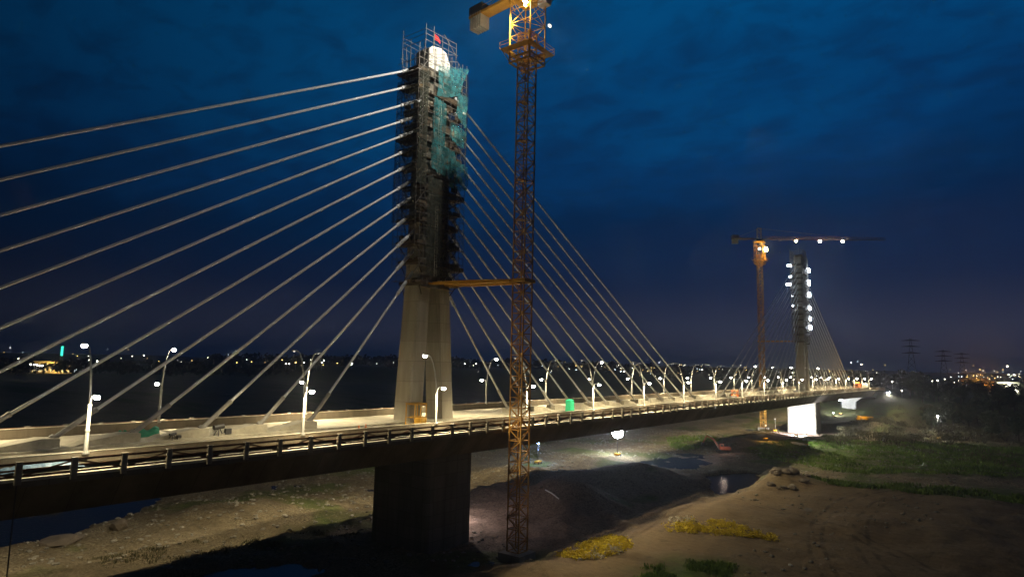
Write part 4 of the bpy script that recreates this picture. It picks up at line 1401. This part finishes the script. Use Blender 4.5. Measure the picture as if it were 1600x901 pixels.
# lorry parked beyond the far pier
Q = onZ(1348, 647, -15.5)
Pq = at_dist(1350, 644, 372)
tq = truck((Pq.x, Pq.y, hz(Pq.x, Pq.y)), R(115), 'yellow lorry parked under the bridge right of the hammerhead pier', M_YEL, M_YEL, name='yellow_lorry')
lamp('cab_lamp', 'POINT', (1, 3.2, 3.4), 500, (1, .75, .3), .2, parent=tq)


def excavator():
    P = onZ(1130, 704, GZ); root = empty('excavator', (P.x, P.y, hz(P.x, P.y) - .05), R(125)); tag(root, 'red excavator with raised boom working on the riverbed', 'excavator')
    for s in (-1, 1):
        b = MB(); b.loft([[(x, s * 1.35 - .3, z) for x, z in ((-1.9, .3), (-1.5, 0), (1.5, 0), (1.9, .3), (1.9, .65), (1.5, .9), (-1.5, .9), (-1.9, .65))], [(x, s * 1.35 + .3, z) for x, z in ((-1.9, .3), (-1.5, 0), (1.5, 0), (1.9, .3), (1.9, .65), (1.5, .9), (-1.5, .9), (-1.9, .65))]])
        b.build('track', M_RUB, root)
    MB().tube([(0, 0, .7), (0, 0, 1.1)], .9, 12).build('turntable', M_DARKST, root)
    MB().box(-2.2, 1.2, -1.3, 1.3, 1.1, 2.1).build('engine_housing', M_REDMACH, root, bevel=.1)
    cab = MB(); cab.loft([[(.1, .25, 2.1), (1.5, .25, 1.3), (1.5, 1.25, 1.3), (.1, 1.25, 2.1)], [(.1, .25, 3.0), (1.2, .25, 3.0), (1.2, 1.25, 3.0), (.1, 1.25, 3.0)]])
    c = cab.build('cab', M_REDMACH, root, bevel=.04); MB().box(.3, 1.1, 1.24, 1.28, 2.2, 2.85).build('window', M_GLASS, c)
    MB().tube([(1.2, -.3, 1.6), (3.0, -.3, 4.3), (5.2, -.3, 5.2)], [.3, .34, .2], 4).build('boom', M_REDMACH, root)
    MB().tube([(5.0, -.3, 5.4), (6.2, -.3, 3.0)], [.24, .16], 4).build('arm', M_REDMACH, root)
    MB().loft([[(5.9, y, 3.1), (6.6, y, 3.0), (6.7, y, 2.2), (6.1, y, 1.9), (5.7, y, 2.5)] for y in (-.85, .25)]).build('bucket', M_DARKST, root)
    b = MB(); b.tube([(1.3, -.3, 1.3), (2.6, -.3, 3.4)], .09, 6); b.tube([(3.2, -.3, 4.9), (4.9, -.3, 5.7)], .08, 6); b.build('hydraulic_rams', M_LAMP, root)
    lamp('work_lamp', 'POINT', (.8, 3.2, 3.6), 160, (1, .75, .6), .2, parent=root)


excavator()

# thin hose hanging from the deck edge at left
Ph = onZ(66, 872, GZ)
b = MB(); b.tube([(-55.3, -14.5, -.6), (-55.28, -14.5, -9), (-55.3, -14.5, GZ)], .05, 5)
tag(b.build('drain_hose', M_DARKST), 'thin dark hose hanging straight down from the deck edge at far left', 'hose')


# ------------------------------------------------------------------ rocks and slabs
def rock(P, r, label, flat=.6, seed=1, m=M_ROCK, rz=0., name='boulder', sx=1.0):
    import bmesh
    bm = bmesh.new(); bmesh.ops.create_icosphere(bm, subdivisions=2, radius=1)
    rd = random.Random(seed); off = [Vector((rd.uniform(-1, 1), rd.uniform(-1, 1), rd.uniform(-1, 1))).normalized() for _ in range(26)]
    for v in bm.verts:
        d = v.co.normalized(); s = 1.0
        for o_ in off:
            k = d.dot(o_)
            if k > .70: s = min(s, .70 / k)
        v.co = d * s * (1 + .16 * rd.uniform(-1, 1)); v.co.z *= flat; v.co.x *= sx
    me = bpy.data.meshes.new(name); bm.to_mesh(me); bm.free(); me.materials.append(m)
    o = bpy.data.objects.new(name, me); COL.objects.link(o)
    o.location = (P[0], P[1], hz(P[0], P[1]) + r * flat * .25); o.scale = (r, r, r); o.rotation_euler = (0, 0, rz); tag(o, label, 'rock')
    return o


P = onZ(186, 822, GZ); rock(P, 1.6, 'rounded pale boulder on the dark mud below the deck at left', .85, 2)
P = onZ(95, 846, GZ); rock(P, 3.2, 'long tilted rock slab on the riverbed at bottom left', .22, 5, rz=.6, name='rock_slab', sx=1.3)
rocks = [(1228, 745, 3.0, .6), (1214, 757, 2.4, .7), (1240, 758, 2.6, .5), (1205, 766, 1.8, .6), (1255, 764, 2.0, .5), (1224, 768, 1.6, .6), (1262, 757, 1.6, .6), (1212, 748, 1.7, .7)]
names = ['largest block at the back of', 'rough block in the middle of', 'broad block right of centre in', 'low block at the left end of', 'flat block at the right end of', 'small front block of', 'outermost right block of', 'upright back left block of']
for i, (u, v, r_, fl) in enumerate(rocks):
    o = rock(onZ(u, v, GZ), r_ * .62, f'grey brown broken {names[i]} the rubble heap beside the pool', fl, 10 + i, rz=i * 1.1, sx=1.2)
    o['group'] = 'broken rocks beside the pool'
P = onZ(1180, 785, GZ); rock(P, .6, 'small dark stone lying alone on the sand below the rubble heap', .6, 31)
P = onZ(1262, 798, GZ); rock(P, 1.5, 'flat dark slab lying on the open sand', .08, 33, name='flat_slab', sx=1.6)
P = onZ(1235, 885, GZ); rock(P, .35, 'small white stone on the sand at the bottom of the picture', .6, 34, M_WHITE)
for i, (u, v, w, l) in enumerate(((1250, 694, 3.0, 1.2), (1265, 689, 2.0, 1.6))):
    P = onZ(u, v, GZ)
    b = MB().box(-w, w, -l, l, -.3, .35); o = b.build('concrete_slab', M_WHITE, bevel=.08); o.location = (P.x, P.y, hz(P.x, P.y) + .3); o.rotation_euler = (R(4), R(-3), 1.1 + i * .4)
    tag(o, ['longer pale concrete slab lying on grass in front of the far pier', 'smaller raised pale slab behind the longer one near the far pier'][i], 'slab')
Pa, Pb = onZ(852, 778, GZ + 1.5), onZ(873, 784, GZ + 1.6)
b = MB().tube([(Pa.x, Pa.y, hz(Pa.x, Pa.y) + .2), ((Pa.x + Pb.x) / 2, (Pa.y + Pb.y) / 2, hz((Pa.x + Pb.x) / 2, (Pa.y + Pb.y) / 2) + .25), (Pb.x, Pb.y, hz(Pb.x, Pb.y) + .2)], .12, 6)
tag(b.build('pale_pipe', M_WHITE), 'short pale pipe lying on the dirt mound behind the crane mast', 'pipe')


for i in range(16):
    P = onZ(1196 + 74 * random.random(), 744 + 26 * random.random(), GZ)
    w1 = ['pale', 'dark', 'brown', 'grey'][i % 4]; w2 = ['squat', 'pointed', 'flat', 'square'][(i // 4) % 4]
    o = rock(P, random.uniform(.5, 1.3), f'small {w1} {w2} stone among the larger broken blocks of the rubble heap', random.uniform(.5, .9), 60 + i, [M_ROCK, M_CONC][i % 4 == 0], rz=i, sx=random.uniform(.8, 1.5))
    o['group'] = 'broken rocks beside the pool'


def scatter_rubble():
    import bmesh
    bm = bmesh.new(); bmesh.ops.create_icosphere(bm, subdivisions=1, radius=1)
    base = np.array([v.co[:] for v in bm.verts]); fac = np.array([[v.index for v in f.verts] for f in bm.faces]); bm.free()
    Vs = []; Fs = []; n = 0
    N = 15000
    xs = rng.uniform(-70, 190, N * 3); ys = rng.uniform(-60, 75, N * 3)
    dens = fbm(xs, ys, 16, 3, 91) + np.where(ys > 12, .12, 0); sd = inside(SAND, xs, ys)
    keep = (dens > .5) & ((sd < 0) | (rng.random(len(xs)) < .3))
    xs = xs[keep][:N]; ys = ys[keep][:N]; zs = ground_height(xs, ys)
    ok = zs > GZ - 1.2
    for x, y, z in zip(xs[ok], ys[ok], zs[ok]):
        r = .07 + .38 * rng.random() ** 4
        s = base * (1 + rng.uniform(-.25, .25, base.shape)) * r * np.array([1, rng.uniform(.6, 1.2), .55])
        Vs.append(s + [x, y, z + r * .15]); Fs.append(fac + n); n += len(base)
    me = bpy.data.meshes.new('rubble'); me.from_pydata(np.concatenate(Vs).tolist(), [], np.concatenate(Fs).tolist()); me.materials.append(mat('pale_stone', (.27, .25, .21), .95, var=.5, scale=.5))
    o = bpy.data.objects.new('rubble', me); COL.objects.link(o); tag(o, 'loose stones strewn over the riverbed', 'rubble', kind='stuff')


scatter_rubble()


def blades(name, m, pts, h, w, label, per=4, seed=0):
    rd = random.Random(seed); V = []; F_ = []
    for (x, y, z) in pts:
        for _ in range(per):
            a = rd.uniform(0, 6.28); dx, dy = math.cos(a), math.sin(a); ox, oy = rd.gauss(0, w * 2), rd.gauss(0, w * 2)
            hh = h * rd.uniform(.5, 1.2); le = hh * rd.uniform(-.5, .5); n = len(V)
            V += [(x + ox - dy * w / 2, y + oy + dx * w / 2, z - .1), (x + ox + dy * w / 2, y + oy - dx * w / 2, z - .1), (x + ox + dx * le + dy * w * .3, y + oy + dy * le - dx * w * .3, z + hh * .7), (x + ox + dx * le * 1.6, y + oy + dy * le * 1.6, z + hh)]
            F_.append((n, n + 1, n + 2, n + 3))
    me = bpy.data.meshes.new(name); me.from_pydata(V, [], F_); me.materials.append(m)
    o = bpy.data.objects.new(name, me); COL.objects.link(o)
    if label: tag(o, label, 'vegetation', kind='stuff')
    return o


def scatter_in(poly, n, thr=.42, sc=4, seed=0):
    lo = poly.min(0); hi = poly.max(0)
    xs = rng.uniform(lo[0], hi[0], n * 4); ys = rng.uniform(lo[1], hi[1], n * 4)
    k = (inside(poly, xs, ys) > .2) & (fbm(xs, ys, sc, 3, seed) > thr)
    xs, ys = xs[k][:n], ys[k][:n]; return list(zip(xs, ys, ground_height(xs, ys)))


def leafy(name, m, pts, h, size, label, per, seed):
    rd = random.Random(seed); V = []; F_ = []
    for (x, y, z) in pts:
        hh = h * rd.uniform(.3, 1.0)
        for _ in range(per):
            p = Vector((x + rd.gauss(0, .22), y + rd.gauss(0, .22), z + hh * rd.random())); a = Vector((rd.uniform(-1, 1), rd.uniform(-1, 1), rd.uniform(-.6, .6))).normalized()
            b_ = a.cross(Vector((rd.uniform(-1, 1), rd.uniform(-1, 1), rd.uniform(-1, 1)))).normalized(); q = size * rd.uniform(.6, 1.4); k = len(V)
            V += [tuple(p - a * q), tuple(p + b_ * q * .6), tuple(p + a * q), tuple(p - b_ * q * .6)]; F_.append((k, k + 1, k + 2, k + 3))
    me = bpy.data.meshes.new(name); me.from_pydata(V, [], F_); me.materials.append(m)
    o = bpy.data.objects.new(name, me); COL.objects.link(o); tag(o, label, 'vegetation', kind='stuff'); return o


Y1 = poly_img([(866, 863), (905, 852), (918, 840), (950, 832), (985, 846), (990, 858), (960, 870), (905, 874), (878, 870)])
Y2 = poly_img([(1030, 827), (1070, 819), (1130, 820), (1165, 828), (1215, 838), (1215, 846), (1150, 842), (1080, 840), (1040, 835)])
leafy('yellow_blossoms', M_YPLANT, scatter_in(Y1, 900, .44, 2.0, 5), .65, .13, 'bright yellow low blossoms in a patch right of the crane foot', 9, 1)
leafy('yellow_blossoms', M_YPLANT, scatter_in(Y2, 800, .45, 2.0, 6), .7, .13, 'yellow low blossoms in a long strip on the open sand', 9, 2)
fr = scatter_in(poly_img([(890, 862), (975, 858), (968, 872), (900, 876)]), 110, .45, 2, 8) + scatter_in(poly_img([(1045, 817), (1085, 815), (1090, 826), (1045, 828)]), 60, .45, 2, 9)
leafy('pale_stalks', M_WPLANT, fr, .8, .15, 'pale bleached stalks edging the yellow patches', 8, 3)
gp = scatter_in(GRASS1, 5200, .40, 6, 1) + scatter_in(GRASS2, 1800, .4, 6, 2) + scatter_in(GRASS3, 500, .4, 6, 3) + scatter_in(GRASSB, 0, .3, 3, 4)
blades('bank_grass', M_GRASS, scatter_in(GRASSB, 900, .42, 3, 4), .4, .15, 'low dark green grass at the bottom edge of the sand', 5, 14)
blades('riverbank_grass', M_GRASS, gp, .7, .3, 'rough green grass along the river bank', 4, 4)
low = poly_img([(1240, 700), (1330, 668), (1400, 655), (1650, 700), (1700, 745), (1400, 700)])
dp = scatter_in(low, 2400, .45, 9, 12)
blades('dry_weeds', M_SHRUB, scatter_in(poly_img([(150, 885), (400, 855), (570, 840), (560, 820), (300, 845), (120, 868)]), 700, .55, 3, 13), .35, .12, 'short dry weeds along the dark channel', 5, 6)
blades('dry_weeds', M_SHRUB, dp, .9, .3, 'dry brown weeds on the bank and water edge', 3, 5)


# ------------------------------------------------------------------ trees and shrubs
def leaf_cloud(rd, centers, n, size):
    V = []; F_ = []
    for _ in range(n):
        c, r = rd.choice(centers)
        d = Vector((rd.gauss(0, 1), rd.gauss(0, 1), rd.gauss(0, 1))).normalized() * r * rd.uniform(.45, 1.08)
        p = Vector(c) + Vector((d.x, d.y, d.z * .8)); a = Vector((rd.uniform(-1, 1), rd.uniform(-1, 1), rd.uniform(-1, 1))).normalized()
        b_ = a.cross(Vector((rd.uniform(-1, 1), rd.uniform(-1, 1), rd.uniform(-1, 1)))).normalized(); s = size * rd.uniform(.6, 1.3); k = len(V)
        V += [tuple(p - a * s), tuple(p + b_ * s * .6), tuple(p + a * s), tuple(p - b_ * s * .6)]; F_.append((k, k + 1, k + 2, k + 3))
    return V, F_


def make_tree(seed, H=12.):
    rd = random.Random(seed); root = empty('tree')
    b = MB(); b.tube([(0, 0, -.5), (.1, .05, H * .25), (.2 * rd.uniform(-1, 1), .2, H * .5), (0, 0, H * .75)], [.32, .26, .18, .07], 6)
    cs = []
    for i in range(9):
        a = i * 2.4 + rd.uniform(-.4, .4); q = rd.uniform(.15, .34) * H * .8; z = H * rd.uniform(.38, .86)
        e = (math.cos(a) * q, math.sin(a) * q, z); b.tube([(0, 0, z * .62), ((e[0]) * .5, e[1] * .5, z * .85), e], [.11, .08, .03], 4)
        cs.append((e, H * rd.uniform(.10, .19)))
    cs.append(((0, 0, H * .88), H * .14))
    b.build('trunk', M_BARK, root)
    mb = MB(); mb.v, mb.f = leaf_cloud(rd, cs, 1500, .34); mb.build('crown', M_LEAF, root, fix=False)
    return root


protos = [make_tree(s) for s in (1, 2, 3, 4, 5)]
used = set()
places = []
rdt = random.Random(9)
tries = 0
while len(places) < 62 and tries < 6000:
    tries += 1
    x = rdt.uniform(255, 430); y = rdt.uniform(-235, -16)
    u, v = px((x, y, -9))
    if u < 1398 or u > 1660: continue
    D = math.hypot(x - CAM.x, y - CAM.y)
    if D < 318 + (1650 - u) * .12: continue
    if x < 350 and y > -30: continue
    if min([math.hypot(x - a, y - b_) for a, b_, _ in places] or [99]) < 6: continue
    places.append((x, y, D))
places.sort(key=lambda p_: p_[2])
colw = ['round-topped', 'ragged', 'tall', 'leaning', 'bushy']
for i, (x, y, D) in enumerate(places):
    k = i % 5; o = protos[k] if k not in used else copy_tree(protos[k]); used.add(k)
    u_ = px((x, y, -9))[0]; s = rdt.uniform(.8, 1.2) * (1.15 if u_ < 1440 else .72)
    o.location = (x, y, hz(x, y) - .2); o.rotation_euler = (0, 0, rdt.uniform(0, 6.28)); o.scale = (s * 1.15, s * 1.15, s)
    o.name = 'tree'
    tag(o, 'dark unlit broadleaf tree in the bank-side wood right of the bridge end', 'tree', 'trees on the far bank')


def make_shrub(seed):
    rd = random.Random(seed); root = empty('shrub')
    b = MB(); cs = []
    for i in range(5):
        a = i * 1.3; e = (math.cos(a) * .8, math.sin(a) * .8, 1.2 + rd.random() * .6); b.tube([(0, 0, -.2), e], [.07, .03], 4); cs.append((e, .75))
    b.build('stems', M_BARK, root); mb = MB(); mb.v, mb.f = leaf_cloud(rd, cs, 420, .15); mb.build('foliage', M_SHRUB, root, fix=False)
    return root


sp = [make_shrub(s) for s in (1, 2, 3)]; us = set()
cnt = 0
spl = []
for _ in range(3000):
    if len(spl) >= 60: break
    u = rdt.uniform(1290, 1620); v = rdt.uniform(650, 692); 
    if v < 650 + max(0, (1330 - u)) * .5: continue
    P = onZ(u, v, GZ + 1)
    if P.x > 345 or abs(P.y) < 16 and P.x < 350: continue
    spl.append((P.x, P.y))
for i, (x, y) in enumerate(spl):
    k = i % 3; o = sp[k] if k not in us else copy_tree(sp[k]); us.add(k)
    s = rdt.uniform(.8, 2.1); o.location = (x, y, hz(x, y) - .1); o.scale = (s * 1.3, s * 1.3, s); o.rotation_euler = (0, 0, rdt.uniform(0, 6)); 
    tag(o, 'dry brownish shrub on the slope between the green grass and the dark wood', 'shrub', 'shrubs on the far slope')


# far tree line on both sides (reads as one mass)
def treeline(name, u0, u1, d0, d1, hmax, n, label, seed):
    rd = random.Random(seed); V = []; F_ = []
    for i in range(n):
        u = rd.uniform(u0, u1); D = rd.uniform(d0, d1); P = at_dist(u, 560, D); g = hz(P.x, P.y)
        H = hmax * rd.uniform(.5, 1.0); r = H * rd.uniform(.5, .9)
        v, f = leaf_cloud(rd, [((P.x + rd.uniform(-r, r), P.y + rd.uniform(-r, r), g + H * .55), H * .5) for _ in range(3)], 60, H * .16)
        k = len(V); V += v; F_ += [tuple(a + k for a in q) for q in f]
    mb = MB(); mb.v, mb.f = V, F_
    tag(mb.build(name, M_TREEFAR, fix=False), label, 'treeline', kind='stuff')


treeline('far_woods', -150, 1400, 700, 1000, 17, 420, 'dark distant woods on the horizon behind the bridge', 1)
treeline('far_woods', 1330, 1720, 560, 900, 11, 260, 'dark distant woods on the horizon right of the bridge end', 2)


# ------------------------------------------------------------------ the town
def building(u, D, w, d, h, rz, label, wall, lit, name='building', rows=2, cols=6, wem=E_WIN, z=None):
    P = at_dist(u, 565, D); g = hz(P.x, P.y) if z is None else z
    root = empty(name, (P.x, P.y, g), rz); tag(root, label, 'building')
    MB().box(-w / 2, w / 2, -d / 2, d / 2, -1, h).build('walls', wall, root)
    b = MB(); b.loft([[(-w / 2 - .5, -d / 2 - .5, h), (w / 2 + .5, -d / 2 - .5, h), (w / 2 + .5, d / 2 + .5, h), (-w / 2 - .5, d / 2 + .5, h)], [(-w / 2 + .5, -.3, h + 2.2), (w / 2 - .5, -.3, h + 2.2), (w / 2 - .5, .3, h + 2.2), (-w / 2 + .5, .3, h + 2.2)]]); b.build('roof', M_BLDG, root)
    for i in range(cols):
        for j in range(rows):
            if random.random() > lit: continue
            x = -w / 2 + w * (i + .5) / cols; z_ = 1.2 + j * (h - 1) / rows
            MB().box(x - w / cols * .28, x + w / cols * .28, -d / 2 - .08, -d / 2 - .02, z_, z_ + (h / rows) * .5).build('lit_window', wem, root)
    return root


def face(u, D):
    P = at_dist(u, 565, D); return math.atan2(P.y - CAM.y, P.x - CAM.x) - math.pi / 2


B1 = building(82, 820, 34, 14, 12, face(82, 820), 'long ochre building with glowing yellow windows on the left horizon', M_BLDY, .8, rows=2, cols=7)
lamp('yard_light', 'POINT', (4, -14, 8), 22000, (1, .72, .3), .5, parent=B1)
B2 = building(120, 850, 22, 14, 10, face(120, 850), 'white floodlit shed beside the long ochre building', M_VAN, .3, rows=1, cols=3, wem=E_TB)
lamp('yard_light', 'POINT', (-6, -12, 8), 90000, (.8, .9, 1), .5, parent=B2)
MB().tube([(-6, -12, 0), (-6, -12, 9)], .3, 6).build('lamp_mast', M_LAMP, B2)
MB().box(-9, -3, -13, -11, 7.5, 11.5).build('lamp_cluster', emit('yard_flood', (.8, .9, 1), 14), B2)
PT = at_dist(97, 548, 1000)
root = empty('sign_tower', (PT.x, PT.y, hz(PT.x, PT.y)), face(97, 1000)); tag(root, 'slim tower with a vertical teal neon light on the left horizon', 'sign')
hh = PT.z - hz(PT.x, PT.y)
MB().box(-2, 2, -2, 2, 0, hh + 8).build('tower', M_BLDG, root); MB().box(-1.2, 1.2, -2.5, -2.1, hh - 6, hh + 6).build('neon_strip', E_TT, root)
B3 = building(1525, 760, 26, 12, 8, face(1525, 760), 'low workshop glowing orange on the right horizon', M_BLDY, .7, rows=1, cols=5, wem=E_FIRE)
lamp('yard_light', 'POINT', (0, -12, 9), 30000, (1, .4, .08), .5, parent=B3)
B4 = building(1573, 640, 14, 12, 9, face(1573, 640), 'small floodlit house near the right edge of the horizon', M_VAN, .5, rows=2, cols=3, wem=E_TW)
lamp('yard_light', 'POINT', (-1, -10, 7), 7000, (1, .95, .6), .5, parent=B4)
specs = [(30, 900), (210, 880), (300, 930), (430, 900), (520, 860), (680, 900), (900, 1000), (1010, 980), (1140, 1020)]
wd = ['at the left edge of the picture', 'between the floodlit shed and the second near lamp', 'behind the second cable anchors', 'left of the paired lamp poles', 'right of the paired lamp poles', 'just left of the near pylon', 'between the crane and the middle lamps on the horizon', 'above the middle of the main span', 'before the far crane']
for (u, D), w_ in zip(specs, wd):
    building(u, D, random.uniform(18, 34), 12, random.uniform(7, 12), face(u, D), f'dark low house with lit windows, {w_}', M_BLDG, .22, rows=2, cols=6)

# town lights: each a lamp on a pole
def make_town_light(em, r):
    root = empty('town_light'); MB().tube([(0, 0, 0), (0, 0, 9.2)], .2, 4).build('pole', M_LAMP, root)
    rg_ = []
    for q in range(1, 4):
        t = math.pi * q / 4; rg_.append([(r * math.sin(t) * math.cos(w), r * math.sin(t) * math.sin(w), 9.4 + r - r * math.cos(t)) for w in [2 * math.pi * i / 6 for i in range(6)]])
    MB().loft(rg_).build('lamp', em, root, smooth=True)
    return root


TL = {'w': make_town_light(E_TW, 1.0), 'y': make_town_light(E_TY, 1.0), 'b': make_town_light(E_TB, 1.0)}
tu = set()
spots = []
rt = random.Random(21)
man = [(48, 569, 'w', 1.3), (54, 569.5, 'w', 1.3), (58, 570, 'w', 1.2), (62, 571, 'w', 1.2), (66, 571, 'w', 1.3), (29, 560, 'w', .8), (152, 564, 'w', 1.3), (16, 543, 'b', .6), (225, 555, 'w', 1.0), (139, 562, 'w', .7), (200, 546, 'y', .6), (168, 545, 'b', .6),
       (428, 564, 'w', 1.5), (447, 568, 'w', 1.3), (452, 568, 'w', 1.1), (462, 566, 'y', 1.4), (475, 566, 'w', 1.1), (441, 562, 'y', .8), (492, 565, 'b', 1.1), (503, 566, 'w', 1.5), (506, 563, 'w', 1.0), (505, 570, 'y', .8), (478, 556, 'y', .7), (527, 567, 'y', .9), (550, 568, 'w', 1.1), (549, 570, 'w', .8), (578, 562, 'w', .7), (600, 561, 'w', .9), (611, 561, 'w', .9), (621, 561, 'w', .9), (615, 566, 'w', .6), (370, 566, 'y', .9), (393, 565, 'y', .8), (331, 556, 'w', .8), (357, 554, 'b', .6), (300, 563, 'y', .6),
       (726, 568, 'w', 1.0), (741, 566, 'y', .9), (744, 568, 'w', .9), (722, 584, 'y', .9), (1098, 570, 'w', .9), (1093, 571, 'b', .7), (1097, 577, 'w', .9), (1030, 566, 'b', .7), (1032, 564, 'w', .6), (1020, 573, 'w', .5), (970, 580, 'b', .9), (975, 580, 'w', .9), (900, 571, 'y', .8),
       (1330, 566, 'b', .8), (1346, 569, 'w', 1.2), (1383, 570, 'y', .6), (1340, 565, 'b', .5), (1394, 596, 'w', 1.3), (1409, 610, 'w', 1.2), (1457, 595, 'w', .8), (1465, 594, 'w', 1.2), (1476, 592, 'w', .8), (1521, 571, 'y', .6), (1574, 572, 'w', 1.4), (1576, 585, 'w', .9), (1584, 585, 'w', .9), (1567, 577, 'y', .6), (1531, 577, 'y', .8)]
for u, v, c, s in man: spots.append((u, v, c, s))
for i in range(150):
    u = rt.choice((rt.uniform(0, 700), rt.uniform(720, 1400), rt.uniform(830, 1180), rt.uniform(1480, 1600)))
    hv = 549.5 + u * .0225
    spots.append((u, hv + rt.gauss(2, 5), rt.choice('wwyyb'), rt.uniform(.3, .6)))
for u, v, c, s in spots:
    hv = 549.5 + u * .0225
    if v > hv + 9: D = 330 if v > 640 else (370 if u > 1380 else 600)
    elif v > hv + 1: D = 560 + 110 * rt.random()
    else: D = 950 + 400 * rt.random()
    P = at_dist(u, v, D)
    if v > hv + 9 and u > 1380: D = min(640, max(300, D)); P = at_dist(u, v, D)
    o = TL[c] if c not in tu else copy_tree(TL[c]); tu.add(c)
    k = s * D / 1000 * .72
    o.scale = (k, k, k); o.location = (P.x, P.y, P.z - (9.4 + 1) * k)
    tag(o, {'w': 'tiny white town lamp on the dark horizon', 'y': 'tiny amber town lamp on the dark horizon', 'b': 'tiny cool white town lamp on the dark horizon'}[c], 'town light', 'distant town lights')

# low rolling ground that carries the town lights
def hills():
    rows = []
    for i in range(81):
        u = -700 + 3000 * i / 80; row = []
        for j in range(12):
            D = 900 + 110 * j; P = at_dist(u, 565, D)
            e = math.sin(math.pi * j / 11) ; row.append((P.x, P.y, -11 + e * (12 + 14 * float(fbm(np.array([P.x]), np.array([P.y]), 260, 4, 2)[0]))))
        rows.append(row)
    m = mat('dark_hillside', (.035, .04, .03), .95, var=.5, scale=.01)
    tag(MB().sheet(rows).build('distant_hills', m, fix=False, smooth=True), kind='structure')


hills()


# transmission towers behind the trees at right
def pylon_tower(u, D, ztop, label):
    P = at_dist(u, 560, D); g = hz(P.x, P.y); root = empty('transmission_tower', (P.x, P.y, g), face(u, D)); tag(root, label, 'transmission tower', 'transmission towers behind the wood')
    H = ztop - g; b = MB(); n = 9
    def w(t): return 4.2 * (1 - t) ** 1.3 + .5
    for i in range(n):
        a, c = i / n, (i + 1) / n
        for s, t in ((-1, -1), (1, -1), (1, 1), (-1, 1)):
            b.tube([(s * w(a), t * w(a), H * a), (s * w(c), t * w(c), H * c)], .16, 4, False)
        for t in (-1, 1):
            b.tube([(-w(a), t * w(a), H * a), (w(c), t * w(c), H * c)], .1, 4, False); b.tube([(w(a), t * w(a), H * a), (-w(c), t * w(c), H * c)], .1, 4, False)
    b.build('lattice_body', M_DARKST, root)
    b = MB()
    for z in (.72, .84, .95): b.loft([[(-6, -.2, H * z), (-6, .2, H * z), (-6, .2, H * z + .2), (-6, -.2, H * z + .2)], [(0, -.5, H * z), (0, .5, H * z), (0, .5, H * z + 1.1), (0, -.5, H * z + 1.1)], [(6, -.2, H * z), (6, .2, H * z), (6, .2, H * z + .2), (6, -.2, H * z + .2)]])
    b.build('crossarms', M_DARKST, root)


pylon_tower(1424, 560, 34, 'faint lattice transmission tower nearest the bridge end')
pylon_tower(1474, 640, 28, 'faint lattice transmission tower in the middle of the three')
pylon_tower(1503, 720, 28, 'faint lattice transmission tower closest to the orange workshop')


# approach road with a car's headlights at the bridge end
def road():
    pts = [(352, 0), (380, -1), (405, -8), (425, -24), (440, -48), (450, -80)]
    rows = []
    for i, (x, y) in enumerate(pts):
        a = pts[max(0, i - 1)]; c = pts[min(len(pts) - 1, i + 1)]; d = Vector((c[0] - a[0], c[1] - a[1])).normalized()
        z = max(hz(x, y) + .3, zdeck(352) - i * .6)
        rows.append([(x - d.y * s * 5.5, y + d.x * s * 5.5, z) for s in (-1, -.3, .3, 1)])
    m = mat('asphalt', (.06, .06, .06), .9, var=.3, scale=.5)
    b = MB(); b.sheet(rows)
    o = b.build('approach_road', m, fix=False); tag(o, kind='structure')


road()


def car(u, v, D, rz, label, body):
    P = at_dist(u, v, D); z = P.z - .7
    root = empty('parked_car', (P.x, P.y, z), rz); tag(root, label, 'car')
    b = MB(); b.loft([[(x, y, z_) for x, z_ in ((-2.1, .35), (2.1, .35), (2.15, .8), (1.2, .95), (.6, 1.4), (-1.2, 1.42), (-1.9, .95), (-2.15, .85))] for y in (-.85, .85)]); b.build('body', body, root, bevel=.05)
    MB().box(-1.2, .75, -.87, .87, .98, 1.3).build('windows', M_GLASS, root)
    for x in (-1.3, 1.3):
        for y in (-.8, .8):
            b = MB(); wheel(b, x, y, .33, .2); b.build('wheel', M_RUB, root)
    for y in (-.6, .6): MB().box(2.1, 2.25, y - .3, y + .3, .5, .85).build('headlight', E_BIG, root)
    lamp('headlight_beam', 'SPOT', (2.6, 0, .7), 9000, (1, .9, .82), .3, (1, 0, -.05), 90, .6, root)


Pc = at_dist(1386, 613, 468)
MB_ = None
car(1387, 613, 440, math.atan2(CAM.y - Pc.y, CAM.x - Pc.x) + .15, 'car with glaring headlights just past the bridge end', M_VAN)


Pb_ = at_dist(1465, 652, 312)
light_tower((Pb_.x, Pb_.y), max(3.5, Pb_.z - hz(Pb_.x, Pb_.y)), 'lone white lamp standing in front of the dark wood on the right', 3500, (1, .95, .75), E_WHITE, None, size=.35)
light_tower((172, -14), 6, 'added lamp on a trailer brightening the green grass near the far pier', 5000, (.9, 1, .8), E_DIM, (.4, -.9, -.35), 150, .25)  # added light source, put here to lift the grass
# ------------------------------------------------------------------ haze
HAZE = 0.00038
if HAZE:
    b = MB(); b.box(-9500, 9500, -9500, 9500, -45, 95)
    mh = bpy.data.materials.new('night_haze'); mh.use_nodes = True
    t = mh.node_tree; t.nodes.clear()
    o = NN(t, 'ShaderNodeOutputMaterial'); pv = NN(t, 'ShaderNodeVolumePrincipled')
    pv.inputs['Color'].default_value = (.85, .9, 1, 1); pv.inputs['Density'].default_value = HAZE; pv.inputs['Anisotropy'].default_value = .8
    t.links.new(pv.outputs[0], o.inputs['Volume'])
    try: mh.cycles.homogeneous_volume = True
    except Exception: pass
    tag(b.build('haze', mh, fix=True), kind='stuff')
